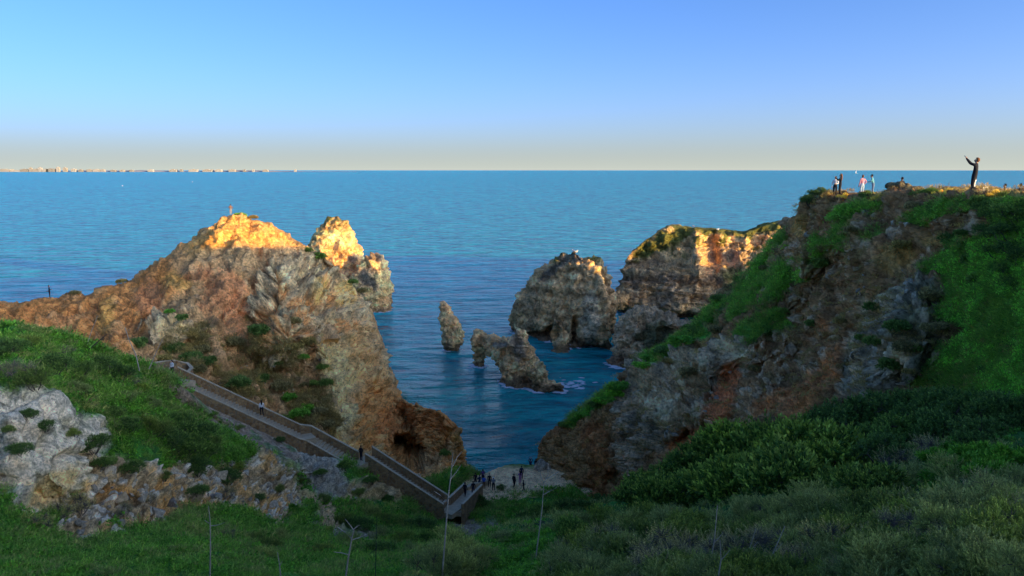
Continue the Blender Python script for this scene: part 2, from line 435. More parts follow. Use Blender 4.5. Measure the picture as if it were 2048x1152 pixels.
# ================================================================== left hill (orange cliff with the footpath on its crest)
def lin(top, bot, n=6, bulge=()):
    out = []
    for k in range(n):
        t = k / (n - 1); p = [top[i] * (1 - t) + bot[i] * t for i in range(3)]
        # interpolate inverse distance so that the straight line stays straight in space
        p[2] = 1 / ((1 - t) / top[2] + t / bot[2]); out.append(tuple(p))
    return out
def left_hill():
    T = [((-140, 602, 104), (-140, 740, 84)), ((-40, 600, 104), (-40, 720, 82)), ((30, 608, 103), (30, 700, 79)), ((85, 597, 102), (90, 720, 75)), ((125, 596, 102), (140, 745, 71)), ((152, 588, 102), (185, 750, 69)),
         ((180, 598, 102.5), (225, 755, 67)), ((215, 578, 103), (262, 760, 66)), ((245, 570, 104), (300, 765, 68)), ((310, 527, 107), (350, 772, 72)), ((370, 489, 109), (405, 800, 72.8)),
         ((425, 450, 111), (455, 820, 74)), ((463, 432, 112), (507, 842, 75.6)), ((500, 438, 113), (560, 868, 77.5)), ((540, 450, 114), (610, 876, 78.5)), ((575, 470, 116), (655, 898, 79.5)), ((620, 497, 119), (700, 915, 80)),
         ((665, 532, 121), (745, 935, 81)), ((706, 575, 124), (790, 942, 83.5)), ((733, 620, 126), (832, 946, 85)), ((744, 690, 124), (862, 950, 85)), ((764, 765, 110), (880, 952, 85.5)),
         ((800, 800, 98), (892, 955, 86)), ((842, 812, 93), (902, 958, 86.5)), ((885, 828, 91), (912, 957, 87.5)), ((917, 858, 91), (923, 952, 90)), ((931, 895, 92), (930, 943, 92.5)), ((927, 905, 99), (925, 925, 99))]
    cols = []
    for t, b in T:
        c = lin(t, b); e = at(*b)
        foot = ('w', e[0] * .97, e[1] - 7, max(e[2] - 5.0, -2.5)); cols.append(c + [foot])
    def back(u, c):
        e = sstep(.55, 1, u)
        return (.25 - .5 * e, .92, [(3, 1.2), (9, 7), (20, min(26, c[0][2] + 3)), (30, c[0][2] + 4)])
    s = Patch('left_hill', cols, 440, 640, back)
    s.push([(605, 605, 92, 100, 0, -4.8, 1.7), (690, 650, 52, 90, -20, -3.0, 1.5), (560, 545, 26, 34, -20, -1.8, 1.6), (640, 555, 18, 44, 5, -1.6, 1.6), (585, 640, 24, 50, 15, -1.6, 1.6), (500, 660, 30, 70, 12, 1.8, 1.2), (560, 660, 55, 45, 0, -2.5, 1.5), (480, 720, 60, 90, -25, 2.5, 1.2), (590, 770, 70, 80, -30, 2.5, 1.2),
            (335, 655, 42, 24, 0, -3.2, 2.2), (700, 800, 38, 110, -28, -2.2, 1.4), (760, 745, 40, 40, 0, -1.5, 1.6), (250, 640, 22, 60, -15, -1.5, 1.2), (180, 640, 14, 60, -15, 1.4, 1.2), (300, 620, 20, 60, -20, 1.5, 1.2),
            (430, 560, 20, 80, 20, 1.2, 1.2), (500, 600, 26, 90, 5, 1.2, 1.2), (688, 610, 12, 45, -8, 1.2, 1.3), (620, 630, 12, 30, -12, 1.0, 1.3),
            (815, 908, 32, 32, 0, 20, 5), (800, 928, 22, 26, 0, 6, 3), (868, 945, 26, 32, 0, -3.0, 1.8), (640, 520, 14, 26, -40, 2.0, 1.4), (765, 790, 45, 10, -25, 1.6, 1.6),
            (590, 575, 14, 26, 0, 1.0, 1.3), (640, 590, 9, 40, 0, 1.0, 1.3), (720, 660, 10, 20, 0, 1.2, 1.4)])
    P = s.flat(); px, py = s.proj()
    crag = np.maximum(s.poly([(528, 525), (600, 508), (690, 545), (735, 610), (748, 700), (775, 775), (740, 770), (690, 690), (655, 660), (630, 720), (570, 730), (508, 700), (503, 620)], 12, 14), s.blobs([(340, 655, 48, 26)]))
    spur = s.poly([(745, 760), (800, 790), (890, 820), (940, 880), (935, 960), (900, 1010), (840, 985), (760, 900), (700, 900), (720, 800)], 14, 12)
    pale = s.poly([(640, 680), (700, 690), (722, 745), (702, 790), (745, 850), (775, 905), (720, 915), (650, 885), (668, 800), (632, 735)], 12, 12)
    front = np.repeat(s.front, s.nc).astype(float)
    stretch = P * np.array([.40, .40, .05]) + fbm(P * .3, 2, 12)[:, None] * .25; run = ridged(stretch, 4, 11, .45)
    soft = 1 - np.clip(crag + spur + pale, 0, 1); nearcrest = np.repeat(sstep(0, 60, s.rowp - s.rowp[s.front][0]), s.nc)
    gul = ridged(P * np.array([.20, .20, .02]) + fbm(P * .15, 2, 13)[:, None] * .2, 3, 14, .5)
    d = soft * ((.5 - run) * 1.3 * nearcrest + (gul - .5) * 2.6 * nearcrest + fbm(P * .35, 6, 31, .6) * .7) 
    cr = ridged(P * np.array([.22, .22, .17]), 6, 41, .56)
    d1, d21, rid = cell(P * .42 + fbm(P * .5, 2, 5)[:, None] * .35, 3)
    d += crag * ((cr - .45) * 5.0 + np.minimum(d21, .3) * 1.6 - .3 + (rid - .5) * .7)
    b1, r1 = blocks(P, 4.2, 60, 1.5); b2, r2 = blocks(P, 1.6, 70, 1.2)
    d += crag * (b1 * 1.1 + b2 * .5) + pale * (b1 * .5 + b2 * .45) + spur * (b1 * .5 + b2 * .45) + soft * (b2 * .14)
    d += spur * ((ridged(P * .45, 5, 51, .62) - .45) * 1.8 + fbm(P * 1.3, 3, 53, .65) * .45)
    d += pale * ((ridged(P * .35, 5, 61, .55) - .45) * 1.8 + (rid - .5) * .3)
    d += fbm(P * 1.4, 3, 71, .6) * .16
    s.displace(d * (.35 + .65 * front))
    P = s.flat()
    n1 = fbm(P * .16, 4, 81, .6); n2 = fbm(P * .6, 4, 82, .6); n3 = fbm(P * 2.2, 2, 83)
    c = np.tile(np.array(TAN), (len(P), 1)) * .95
    c = mixc(c, PALE, sstep(.1, .7, n2) * .35)
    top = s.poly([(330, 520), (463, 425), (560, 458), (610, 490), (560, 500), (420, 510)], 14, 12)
    c = mixc(c, (.50, .285, .10), top * .85); c = mixc(c, (.50, .36, .17), top * sstep(0, .5, n2) * .6)  # crest ochre carries its sunlit tone in the colour
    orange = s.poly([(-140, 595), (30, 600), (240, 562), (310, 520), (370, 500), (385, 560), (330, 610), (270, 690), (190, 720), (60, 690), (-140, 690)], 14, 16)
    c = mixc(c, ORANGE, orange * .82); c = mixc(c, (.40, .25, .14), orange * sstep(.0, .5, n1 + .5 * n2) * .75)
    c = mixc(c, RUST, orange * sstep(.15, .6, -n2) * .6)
    c = mixc(c, OCHRE, s.blobs([(212, 635, 16, 38, 12), (455, 485, 40, 22), (360, 560, 30, 18)]) * .7)
    pink = s.blobs([(450, 590, 46, 60, -20), (400, 545, 34, 22), (470, 640, 30, 40), (300, 600, 25, 35)])
    c = mixc(c, (.42, .205, .115), pink * .8)
    band = s.poly([(340, 505), (450, 490), (560, 480), (640, 510), (680, 560), (600, 520), (520, 545), (420, 540), (350, 545)], 12, 12)
    c = mixc(c, (.30, .235, .155), band * .8)
    tal = s.poly([(500, 640), (560, 680), (640, 740), (668, 830), (650, 890), (560, 860), (450, 810), (370, 745), (310, 700), (400, 640), (450, 700)], 25, 25)
    c = mixc(c, (.19, .135, .08), tal * .8); c = mixc(c, SCRUB, tal * sstep(-.05, .5, n2 + .4 * n1) * .75)
    c = mixc(c, (.36, .24, .14), s.blobs([(510, 730, 12, 100, -14), (470, 690, 10, 60, -10), (440, 660, 22, 50, -15)]) * .6)
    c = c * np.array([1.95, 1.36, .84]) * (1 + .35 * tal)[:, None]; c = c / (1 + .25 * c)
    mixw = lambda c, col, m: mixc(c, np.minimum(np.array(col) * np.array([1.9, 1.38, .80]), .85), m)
    c = mixw(c, (.33, .31, .27), crag * .9)
    pocket = sstep(.48, .30, cr) ; c = mixw(c, (.42, .26, .13), crag * pocket * .55)
    c = mixw(c, (.43, .23, .10), s.blobs([(565, 575, 10, 24), (655, 560, 9, 24), (600, 620, 28, 26), (560, 680, 40, 24), (520, 650, 12, 40), (690, 650, 32, 12), (620, 690, 14, 30), (665, 600, 12, 20), (545, 620, 20, 12)]) * .75)
    c = mixw(c, (.47, .34, .13), s.blobs([(640, 575, 14, 30), (690, 575, 26, 16), (690, 600, 18, 10)]) * .7)
    c = mixw(c, DGREY, crag * sstep(.1, .6, fbm(P * .35, 4, 85, .65)) * .75)
    c = mixw(c, PALE, pale * .9); c = mixw(c, (.40, .30, .19), pale * sstep(.1, .6, n2) * .5); c = mixw(c, GREY, pale * sstep(.1, .5, -n2) * .6)
    c = mixw(c, (.50, .46, .38), crag * sstep(.1, .45, fbm(P * .55 + 31, 4, 86, .65)) * .7)
    right = s.poly([(690, 670), (742, 640), (750, 700), (780, 770), (775, 800), (720, 790), (705, 745)], 10, 12)
    c = mixw(c, (.43, .30, .16), right * .75); c = mixw(c, (.46, .38, .26), right * sstep(.0, .5, n2) * .6)
    c = mixw(c, (.40, .235, .11), spur * .9); c = mixw(c, RUST, spur * s.blobs([(880, 840, 50, 26), (850, 830, 40, 20), (780, 850, 30, 40)]) * .65)
    c = mixw(c, (.46, .33, .19), spur * sstep(.1, .6, n2) * .6); c = mixw(c, GREY, spur * s.blobs([(868, 930, 26, 34), (895, 905, 24, 22)]) * .6)
    c = mixw(c, DGREY, s.blobs([(592, 482, 30, 7, 38), (640, 520, 26, 9, 45), (672, 548, 16, 8, 60), (610, 500, 14, 7, 30)], .3) * .85)
    c = mixw(c, (.40, .34, .22), s.blobs([(345, 655, 40, 22)]) * .8); c = mixw(c, DSOIL, s.blobs([(290, 645, 22, 12)]) * .5)
    wet = sstep(1.6, .3, P[:, 2]); c = mixc(c, (.05, .042, .035), wet * .9)
    c *= (1 + .16 * n3)[:, None] * (1 + .14 * n2)[:, None]
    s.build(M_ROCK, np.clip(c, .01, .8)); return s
LH = left_hill()

# ================================================================== right hill (dark slope up to the crest where people stand)
def right_hill():
    T = [((1084, 905, 99), (1092, 985, 92)), ((1076, 893, 96), (1086, 975, 87)), ((1092, 868, 95), (1112, 992, 83.5)), ((1130, 842, 93), (1160, 1004, 80)), ((1185, 800, 91), (1215, 1004, 77)), ((1236, 766, 89), (1250, 990, 74)),
         ((1252, 735, 88), (1290, 952, 70)), ((1295, 710, 87), (1340, 932, 66)), ((1348, 680, 86), (1400, 907, 62)), ((1400, 643, 84), (1460, 882, 57)), ((1440, 592, 82), (1530, 862, 52)),
         ((1492, 538, 79), (1600, 838, 48)), ((1530, 500, 76), (1680, 812, 44)), ((1563, 462, 73), (1760, 795, 40)), ((1590, 430, 69), (1830, 782, 37)), ((1622, 401, 64), (1880, 795, 34.5)),
         ((1670, 391, 58), (1930, 806, 32)), ((1740, 393, 54), (1980, 816, 30)), ((1800, 384, 50), (2020, 824, 28.6)), ((1860, 387, 43), (2060, 830, 27.4)), ((1945, 391, 35.5), (2130, 850, 25.6)), ((2048, 397, 31), (2250, 900, 22)), ((2200, 400, 27), (2420, 980, 18)), ((2500, 395, 22), (2700, 1000, 15))]
    cols = []
    for k, (t, b) in enumerate(T):
        c = lin(t, b, 7); e = at(*b); cols.append(c + [('w', e[0] * .96, e[1] - 5, max(e[2] - 4.0, -3))])
    def back(u, c):
        e = sstep(.45, .62, u); h = c[0][2]
        a = [(3, 1.0), (9, 6), (20, min(24, h)), (30, h + 4)]
        b = [(2.5, -.15), (8, .2), (22, .6), (46, 1.5)]
        return (.55 + .40 * e, .83 - .55 * e, [(p[0] * (1 - e) + q[0] * e, p[1] * (1 - e) + q[1] * e) for p, q in zip(a, b)])
    s = Patch('right_hill', cols, 470, 620, back)
    s.push([(1640, 640, 90, 150, 25, 5.5, 1.5), (1560, 760, 70, 90, 20, 3.0, 1.4), (1330, 790, 60, 90, 10, -3.2, 1.5), (1160, 900, 55, 70, 0, -2.2, 1.6), (1245, 930, 12, 70, 5, 3.0, 1.6),
            (1805, 660, 75, 100, 15, -3.2, 1.8), (1385, 880, 48, 36, -30, 3.0, 2.2), (1465, 705, 44, 26, 35, -2.2, 1.8), (1455, 770, 40, 60, 15, 3.2, 1.6), (1560, 560, 80, 60, -35, -1.5, 1.3),
            (1740, 480, 70, 40, -20, -1.0, 1.4), (1950, 560, 80, 60, 0, .8, 1.3), (1230, 960, 20, 30, 0, 2.5, 2), (1345, 820, 40, 20, 35, -1.0, 2), (1300, 760, 10, 70, -8, 1.2, 1.6), (1700, 760, 16, 60, 20, 1.6, 1.5),
            (1385, 760, 10, 60, 12, 1.4, 1.6), (1420, 830, 12, 40, 20, 1.6, 1.6), (1600, 740, 14, 70, 30, 1.5, 1.4)])
    P = s.flat(); front = np.repeat(s.front, s.nc).astype(float)
    crag = s.poly([(1240, 790), (1270, 725), (1330, 690), (1410, 700), (1470, 670), (1510, 710), (1470, 740), (1440, 790), (1430, 860), (1390, 850), (1330, 880), (1240, 960), (1225, 900)], 12, 14)
    low = s.poly([(1070, 890), (1130, 850), (1230, 800), (1240, 960), (1230, 1010), (1080, 990)], 12, 10)
    grey = s.poly([(1765, 600), (1850, 545), (1900, 610), (1890, 690), (1850, 770), (1700, 800), (1690, 720), (1720, 650)], 12, 14)
    rub = s.poly([(1600, 440), (1720, 410), (1960, 410), (2000, 470), (1900, 510), (1830, 560), (1740, 640), (1700, 780), (1560, 820), (1420, 830), (1480, 700), (1560, 600), (1500, 580)], 20, 20)
    gr = np.clip(np.maximum.reduce([
        s.poly([(1830, 770), (1900, 700), (1940, 660), (1880, 640), (1900, 560), (1850, 550), (1930, 480), (2060, 450), (2500, 420), (2700, 1000), (2100, 840), (1980, 800)], 8, 9),
        s.poly([(1500, 560), (1560, 520), (1640, 480), (1740, 440), (1760, 460), (1660, 520), (1600, 560), (1520, 620), (1450, 640), (1460, 600)], 10, 16),
        s.poly([(1660, 430), (1720, 408), (1770, 405), (1740, 430), (1680, 445)], 5, 8), s.poly([(1800, 440), (1870, 405), (1940, 398), (1960, 410), (1860, 440), (1820, 450)], 6, 8),
        s.poly([(1960, 400), (2100, 405), (2300, 410), (2200, 480), (2040, 470), (1980, 440)], 8, 8),
        s.poly([(1480, 640), (1560, 620), (1590, 650), (1520, 680), (1470, 670)], 8, 10),
        s.poly([(1270, 715), (1400, 640), (1430, 660), (1350, 705), (1290, 735)], 6, 8), s.poly([(1120, 845), (1235, 760), (1245, 790), (1200, 815), (1140, 852)], 5, 5),
        s.poly([(1400, 645), (1500, 535), (1560, 465), (1580, 475), (1530, 560), (1450, 640)], 8, 10) * .8]), 0, 1)
    strip = s.poly([(1400, 640), (1500, 535), (1600, 430), (1780, 410), (1780, 470), (1650, 530), (1520, 640), (1440, 670)], 10, 10); gr = gr * (1 - strip * sstep(-.25, .25, fbm(P * .28, 4, 190, .6)) * .9); s.gr = gr
    d1, d21, rid = cell(P * .9 + fbm(P * .9, 2, 5)[:, None] * .35, 4); e1, e21, eid = cell(P * 2.0, 8)
    cr = ridged(P * np.array([.26, .26, .14]), 6, 141, .56); run = ridged(P * np.array([.5, .5, .12]), 4, 111)
    rest = np.clip(1 - crag - low - grey, 0, 1) * (1 - gr)
    d = rest * ((run - .5) * 1.1 + fbm(P * .5, 5, 131, .58) * .7 + rub * ((.5 - e1) * .28 * (eid > .45)))
    d += crag * (1 - gr) * ((cr - .45) * 4.0 + np.minimum(d21, .3) * 1.0 + (rid - .5) * .5)
    b1, r1 = blocks(P, 3.2, 160, 1.5); b2, r2 = blocks(P, 1.2, 170, 1.2)
    d += (1 - gr) * (crag * (b1 * .9 + b2 * .4) + low * (b1 * .55 + b2 * .4) + grey * (b1 * .5 + b2 * .45) + rest * b2 * .2)
    d += low * (1 - gr) * ((ridged(P * .35, 5, 151, .58) - .45) * 1.6)
    d += grey * (1 - gr) * ((ridged(P * np.array([.5, .5, .4]), 5, 161, .6) - .45) * 1.5 + (.5 - e1) * .45)
    d += gr * fbm(P * .7, 4, 171, .5) * .25 + fbm(P * 1.8, 3, 172, .6) * .10
    s.displace(d * (.25 + .75 * front))
    P = s.flat(); n1 = fbm(P * .2, 4, 181, .6); n2 = fbm(P * .8, 4, 182, .6); n3 = fbm(P * 3.0, 2, 183)
    c = np.tile(np.array(SOIL), (len(P), 1))
    c = mixc(c, DSOIL, sstep(-.1, .5, n1) * .7); c = mixc(c, (.20, .15, .10), sstep(.05, .6, n2) * .6)
    c = mixc(c, SCRUB, sstep(.15, .6, fbm(P * .35, 4, 184, .6)) * .5)
    c = mixc(c, (.27, .25, .22), rub * (eid > .8) * .7)
    c = mixc(c, (.30, .20, .08), s.blobs([(1790, 515, 42, 26, -10), (1870, 480, 30, 12), (1600, 450, 14, 22)]) * .8)
    c = mixc(c, (.25, .11, .05), s.blobs([(1660, 740, 22, 60, 30), (1600, 790, 50, 30, -30), (1640, 650, 14, 12), (1560, 800, 50, 24, -20)]) * .8)
    c = mixc(c, (.16, .115, .065), low); c = mixc(c, (.21, .15, .085), low * sstep(0, .5, n2)); c = mixc(c, (.20, .10, .05), low * s.blobs([(1205, 930, 30, 70), (1190, 870, 30, 26)]) * .8)
    c = mixc(c, (.30, .275, .24), crag * .92); c = mixc(c, (.085, .088, .085), crag * sstep(-.05, .45, fbm(P * .4, 4, 185, .65)) * .85); c = mixc(c, (.26, .19, .11), crag * sstep(.1, .6, n1) * .7)
    c = mixc(c, (.42, .37, .28), crag * s.blobs([(1375, 735, 34, 40, -15), (1350, 830, 60, 34, 30), (1465, 700, 40, 18, 30), (1290, 760, 14, 60)]) * .7)
    c = mixc(c, RED, s.blobs([(1385, 885, 44, 28, -25), (1455, 770, 22, 45, 10), (1440, 810, 26, 44, 20)]) * .85); c = mixc(c, (.36, .17, .07), s.blobs([(1370, 900, 40, 22, -25)]) * .7)
    c = mixc(c, (.135, .145, .145), grey * .95); c = mixc(c, (.26, .265, .25), grey * sstep(.0, .5, n2) * .75); c = mixc(c, (.04, .06, .03), grey * sstep(.15, .5, n1) * .6)
    c = mixc(c, (.34, .29, .20), s.blobs([(1735, 620, 16, 34, 25), (1707, 720, 6, 60), (1800, 700, 14, 40)]) * .6)
    c = c * np.array([2.75, 1.9, 1.15]); c = c / (1 + .25 * c)
    g = np.tile(np.array(GRASS) * 1.7, (len(P), 1)); g = mixc(g, DGRASS, sstep(-.2, .4, n1)); g = mixc(g, (.06, .085, .03), sstep(.25, .6, n2) * .6)
    c = c * (1 - gr[:, None]) + g * gr[:, None]
    wet = sstep(1.8, .3, P[:, 2]); c = mixc(c, (.05, .042, .035), wet * .9)
    c *= (1 + .2 * n3)[:, None] * (1 + .14 * n2)[:, None]
    s.build(M_ROCK, np.clip(c, .006, .8)); return s
RH = right_hill()

# ================================================================== near slope on the left
def near_slope():
    A = {-440: [(640, 46), (712, 42), (768, 38), (866, 35), (984, 32), (1040, 29.5), (1175, 22)], -160: [(648, 46), (715, 42), (770, 38), (868, 35), (985, 32), (1040, 29.5), (1175, 22)], -60: [(652, 46), (715, 42), (768, 38), (868, 35.5), (985, 32.6), (1042, 30), (1175, 22)],
         20: [(656, 46), (715, 42), (768, 38.5), (868, 36.5), (995, 33.5), (1052, 31), (1175, 22)], 100: [(672, 48), (730, 44), (795, 40), (890, 38.3), (1018, 35.2), (1062, 32.5), (1175, 23)],
         200: [(710, 51), (770, 47), (845, 43), (915, 41.2), (1040, 37), (1070, 34), (1175, 23.4)], 300: [(752, 55), (800, 51), (872, 46), (922, 44.5), (1020, 40), (1058, 36), (1175, 24)],
         350: [(790, 60.5), (828, 54.5), (890, 48.5), (930, 46.5), (1015, 41.5), (1054, 37), (1175, 24.5)], 420: [(824, 63.5), (852, 58), (895, 52), (945, 50), (1012, 44.5), (1052, 39), (1175, 25)],
         500: [(862, 66), (882, 62), (910, 57.5), (958, 55), (1022, 48.5), (1060, 42.5), (1175, 26)], 590: [(900, 68), (910, 66), (922, 63), (962, 61.5), (1030, 53.5), (1070, 46), (1175, 27)],
         650: [(912, 69), (922, 67.3), (938, 65.5), (975, 62), (1036, 55.5), (1078, 47.5), (1175, 27)], 720: [(955, 69.5), (968, 68), (986, 66), (1004, 64), (1046, 58), (1086, 49), (1175, 27)],
         800: [(994, 70), (1004, 69), (1018, 67.3), (1032, 65.3), (1062, 60), (1096, 50), (1175, 27)], 880: [(1037, 73.8), (1046, 71), (1056, 67.5), (1066, 64), (1086, 56), (1110, 46), (1175, 26)],
         960: [(1058, 69), (1066, 66), (1074, 62), (1082, 58), (1098, 51), (1118, 42), (1175, 25)], 1060: [(1068, 67), (1076, 63), (1083, 59), (1092, 55), (1106, 48), (1124, 40), (1175, 25)],
         1180: [(1060, 69), (1070, 64), (1080, 60), (1090, 55), (1106, 48), (1124, 40), (1175, 25)], 1300: [(1020, 72), (1040, 66), (1060, 60), (1080, 54), (1106, 46), (1124, 40), (1175, 25)]}
    cols = []
    for x, r in A.items():
        c = [(x, y, d) for y, d in r]; e = at(*c[-1]); cols.append(c + [('w', e[0] * .8, e[1] - 6, e[2] - 1.0)])
    def back(u, c): 
        e = sstep(.62, .75, u)
        return (.3, .95, [(2.5, 1.2 - .9 * e), (6, 4.5 - 3.6 * e), (16, 13 - 11 * e)])
    s = Patch('near_slope', cols, 400, 640, back)
    s.push([(90, 880, 130, 95, 15, -2.0, 2.0), (330, 960, 110, 46, 8, -1.6, 2.0), (545, 960, 75, 45, 10, -1.4, 2), (620, 905, 34, 34, 0, -1.8, 1.8), (660, 935, 26, 40, -35, -1.3, 1.8), (60, 1000, 60, 22, 12, 2.0, 1.8), (455, 980, 22, 34, 0, 1.6, 1.5),
            (760, 970, 60, 22, 0, -1.0, 2), (640, 1000, 16, 40, -25, -1.0, 1.8)])
    P = s.flat(); front = np.repeat(s.front, s.nc).astype(float)
    pale = s.poly([(-460, 750), (60, 770), (130, 800), (215, 845), (225, 890), (180, 940), (140, 1010), (60, 1040), (0, 990), (-460, 960)], 10, 12)
    wall = s.poly([(180, 900), (300, 925), (410, 930), (520, 905), (580, 930), (620, 990), (560, 1060), (450, 1010), (380, 1010), (280, 1060), (150, 1085), (110, 1060), (170, 960)], 12, 14)
    gcr = s.poly([(590, 865), (650, 880), (700, 960), (690, 1010), (640, 985), (600, 960), (590, 900)], 8, 9)
    blk = np.maximum(s.poly([(690, 965), (800, 960), (830, 990), (780, 1010), (690, 1005)], 7, 10), s.poly([(610, 985), (650, 985), (690, 1050), (640, 1050)], 6, 8))
    dirt = np.maximum.reduce([s.poly([(340, 770), (420, 785), (560, 855), (620, 885), (590, 930), (520, 905), (470, 870), (400, 830), (330, 800)], 8, 10), s.poly([(620, 1040), (690, 1050), (780, 1060), (760, 1090), (680, 1080)], 7, 10), s.poly([(880, 1040), (1000, 1040), (1040, 1080), (920, 1090)], 10, 10)])
    rock = np.clip(pale + wall + gcr + blk, 0, 1); gr = np.clip(1 - rock - dirt, 0, 1); s.gr = gr
    d1, d21, rid = cell(P * 1.35 + fbm(P * 1.2, 2, 5)[:, None] * .3, 14); e1, e21, eid = cell(P * 3.2, 18)
    b1, r1 = blocks(P, 3.0, 260, 1.0); b2, r2 = blocks(P, .8, 270, .8)
    d = pale * ((ridged(P * np.array([.22, .22, .26]), 3, 211, .4) - .45) * 1.1 + b1 * .55 + b2 * .12 + fbm(P * 2.0, 3, 212, .6) * .05)
    d += wall * (b1 * .45 + b2 * .36) + (gcr + blk) * (b1 * .35 + b2 * .2)
    d += wall * ((ridged(P * .5, 4, 221, .55) - .45) * .9 + (.5 - d1) * .95 * (rid > .35) + (.5 - e1) * .24)
    d += (gcr + blk) * ((ridged(P * .55, 5, 231, .58) - .45) * 1.5 + (.5 - e1) * .2)
    d += dirt * (fbm(P * 1.2, 4, 241, .6) * .22 + (.5 - e1) * .1 * (eid > .6)) + gr * fbm(P * .8, 4, 251, .5) * .28
    s.displace(d * (.3 + .7 * front)); P = s.flat()
    n1 = fbm(P * .3, 4, 281, .6); n2 = fbm(P * 1.1, 4, 282, .6); n3 = fbm(P * 4.0, 2, 283)
    c = np.tile(np.array(GRASS) * .8, (len(P), 1)); c = mixc(c, DGRASS, sstep(-.2, .4, n1)); c = mixc(c, SCRUB, sstep(.1, .5, n2) * .5)
    c = mixc(c, (.30, .20, .12), dirt); c = mixc(c, (.36, .29, .20), dirt * sstep(.0, .5, n2) * .7); c = mixc(c, DGRASS, dirt * sstep(.2, .5, n1) * .6)
    c = mixc(c, (.35, .32, .265), pale); c = mixc(c, (.20, .185, .16), pale * sstep(-.05, .45, n2) * .6); c = mixc(c, (.10, .10, .07), pale * sstep(.18, .4, fbm(P * .9, 5, 284, .7)) * .7); c = mixc(c, (.30, .22, .13), pale * sstep(.1, .5, -n1) * .5); c = mixc(c, (.42, .31, .15), pale * s.blobs([(110, 975, 60, 34, -25), (60, 1000, 50, 20)]) * .8)
    c = mixc(c, (.25, .195, .12), wall); c = mixc(c, (.13, .095, .06), wall * sstep(.0, .45, fbm(P * .8, 4, 287, .6)) * .8); c = mixc(c, (.33, .20, .075), wall * np.maximum(s.blobs([(230, 985, 50, 16, -8), (430, 1000, 40, 30), (560, 1010, 50, 18), (260, 1050, 60, 14), (350, 1020, 50, 18, -10)]), sstep(.2, .6, n1)) * .75)
    c = mixc(c, (.34, .33, .30), wall * (rid > .4) * sstep(.45, .25, d1) * .85)
    c = c * (1 + rock[:, None] * np.array([1.1, .8, .4]))
    c = mixc(c, (.42, .345, .235), gcr); c = mixc(c, (.19, .16, .11), gcr * sstep(-.1, .4, n2) * .7)
    c = mixc(c, (.50, .33, .15), blk); c = mixc(c, OCHRE, blk * s.blobs([(745, 985, 30, 8, -20)]) * .6)
    c *= (1 + .2 * n3)[:, None] * (1 + .12 * n2)[:, None]
    s.build(M_NEAR, np.clip(c, .006, .8)); return s
NS = near_slope()

# ================================================================== foreground slope on the right, under the bushes
def front_slope():
    A = {820: [(1150, 23), (1160, 21), (1170, 19.5), (1215, 17)], 900: [(1118, 28), (1132, 25.5), (1150, 23), (1215, 17.5)], 960: [(1085, 34), (1104, 30), (1136, 25), (1215, 17.5)], 1050: [(1058, 38.5), (1080, 34), (1120, 27), (1215, 17)], 1150: [(1032, 41), (1060, 35), (1110, 26), (1215, 15.5)],
         1250: [(1012, 41), (1045, 34), (1100, 25), (1215, 14.5)], 1400: [(962, 39.5), (1010, 32), (1080, 22.5), (1215, 12.8)], 1550: [(905, 39), (960, 31), (1050, 20.5), (1215, 11.4)], 1700: [(855, 37.5), (922, 28.5), (1030, 18.5), (1215, 10)], 1850: [(822, 34), (900, 25.5), (1020, 16.5), (1215, 9)], 2048: [(836, 27.5), (905, 21.5), (1020, 14.5), (1215, 8.2)], 2300: [(900, 21.5), (950, 18), (1040, 13), (1230, 7.8)], 2700: [(980, 15), (1010, 13.6), (1080, 10.5), (1240, 7)]}
    cols = [[(x, y, d) for y, d in r] for x, r in A.items()]
    s = Patch('front_slope', cols, 170, 260, lambda u, c: (-.1 + .3 * u, 1, [(3, 1.5), (8, 6), (16, 14)]))
    P = s.flat(); s.displace(fbm(P * .4, 4, 301, .5) * .5 + fbm(P * 1.8, 3, 302) * .12); P = s.flat()
    s.gr = np.ones(len(P)); n1 = fbm(P * .4, 4, 303, .6)
    c = np.tile(np.array(DGRASS), (len(P), 1)); c = mixc(c, (.06, .05, .03), sstep(0, .5, n1) * .7)
    br = s.poly([(960, 1090), (1060, 1065), (1140, 1075), (1130, 1110), (1080, 1160), (960, 1160)], 12, 14); c = mixc(c, GRASS, br); s.br = br
    s.build(M_NEAR, np.clip(c, .006, .8)); return s
FS = front_slope()

# ================================================================== trodden dirt point at the foot of the stairs
def dirt_point():
    xs = np.linspace(-17, 16, 150); ys = np.linspace(56, 100, 180); Y, X = np.meshgrid(ys, xs, indexing='ij')
    P = np.stack([X, Y, 0 * X], -1); q = P.reshape(-1, 3)
    # level shelf, dropping to the water beyond a wavy edge
    edge = 87.2 + 1.5 * np.sin(X * .5 + 1) - .02 * (X - 2)**2
    z = 4.0 + fbm(q * .25, 3, 401).reshape(X.shape) * .3 + fbm(q * 1.2, 3, 402).reshape(X.shape) * .1
    z = z + .10 * np.maximum(76 - Y, 0) ** 1.1 - np.clip(sstep(0, 7, Y - edge) * 9, 0, 9)
    s = Patch.__new__(Patch); s.name = 'dirt_point'; P[..., 2] = z; s.P = P[::-1].copy(); s.nr, s.nc = X.shape; s.front = np.ones(s.nr, bool); s.nback = 0; PATCHES['dirt_point'] = s
    q = s.flat(); n1 = fbm(q * .4, 4, 403, .6); n2 = fbm(q * 1.6, 4, 404)
    c = np.tile(np.array((.85, .51, .24)), (len(q), 1)); c = mixc(c, (.62, .38, .19), sstep(-.2, .4, n2) * .6); c = mixc(c, DGRASS, sstep(.25, .5, n1) * .5 * (q[:, 1] < 76)); c = mixc(c, DGRASS, sstep(86, 88.5, q[:, 1] + n1) * .9)
    s.gr = 0 * n1
    s.build(M_NEAR, np.clip(c, .006, .8)); return s
DP = dirt_point()

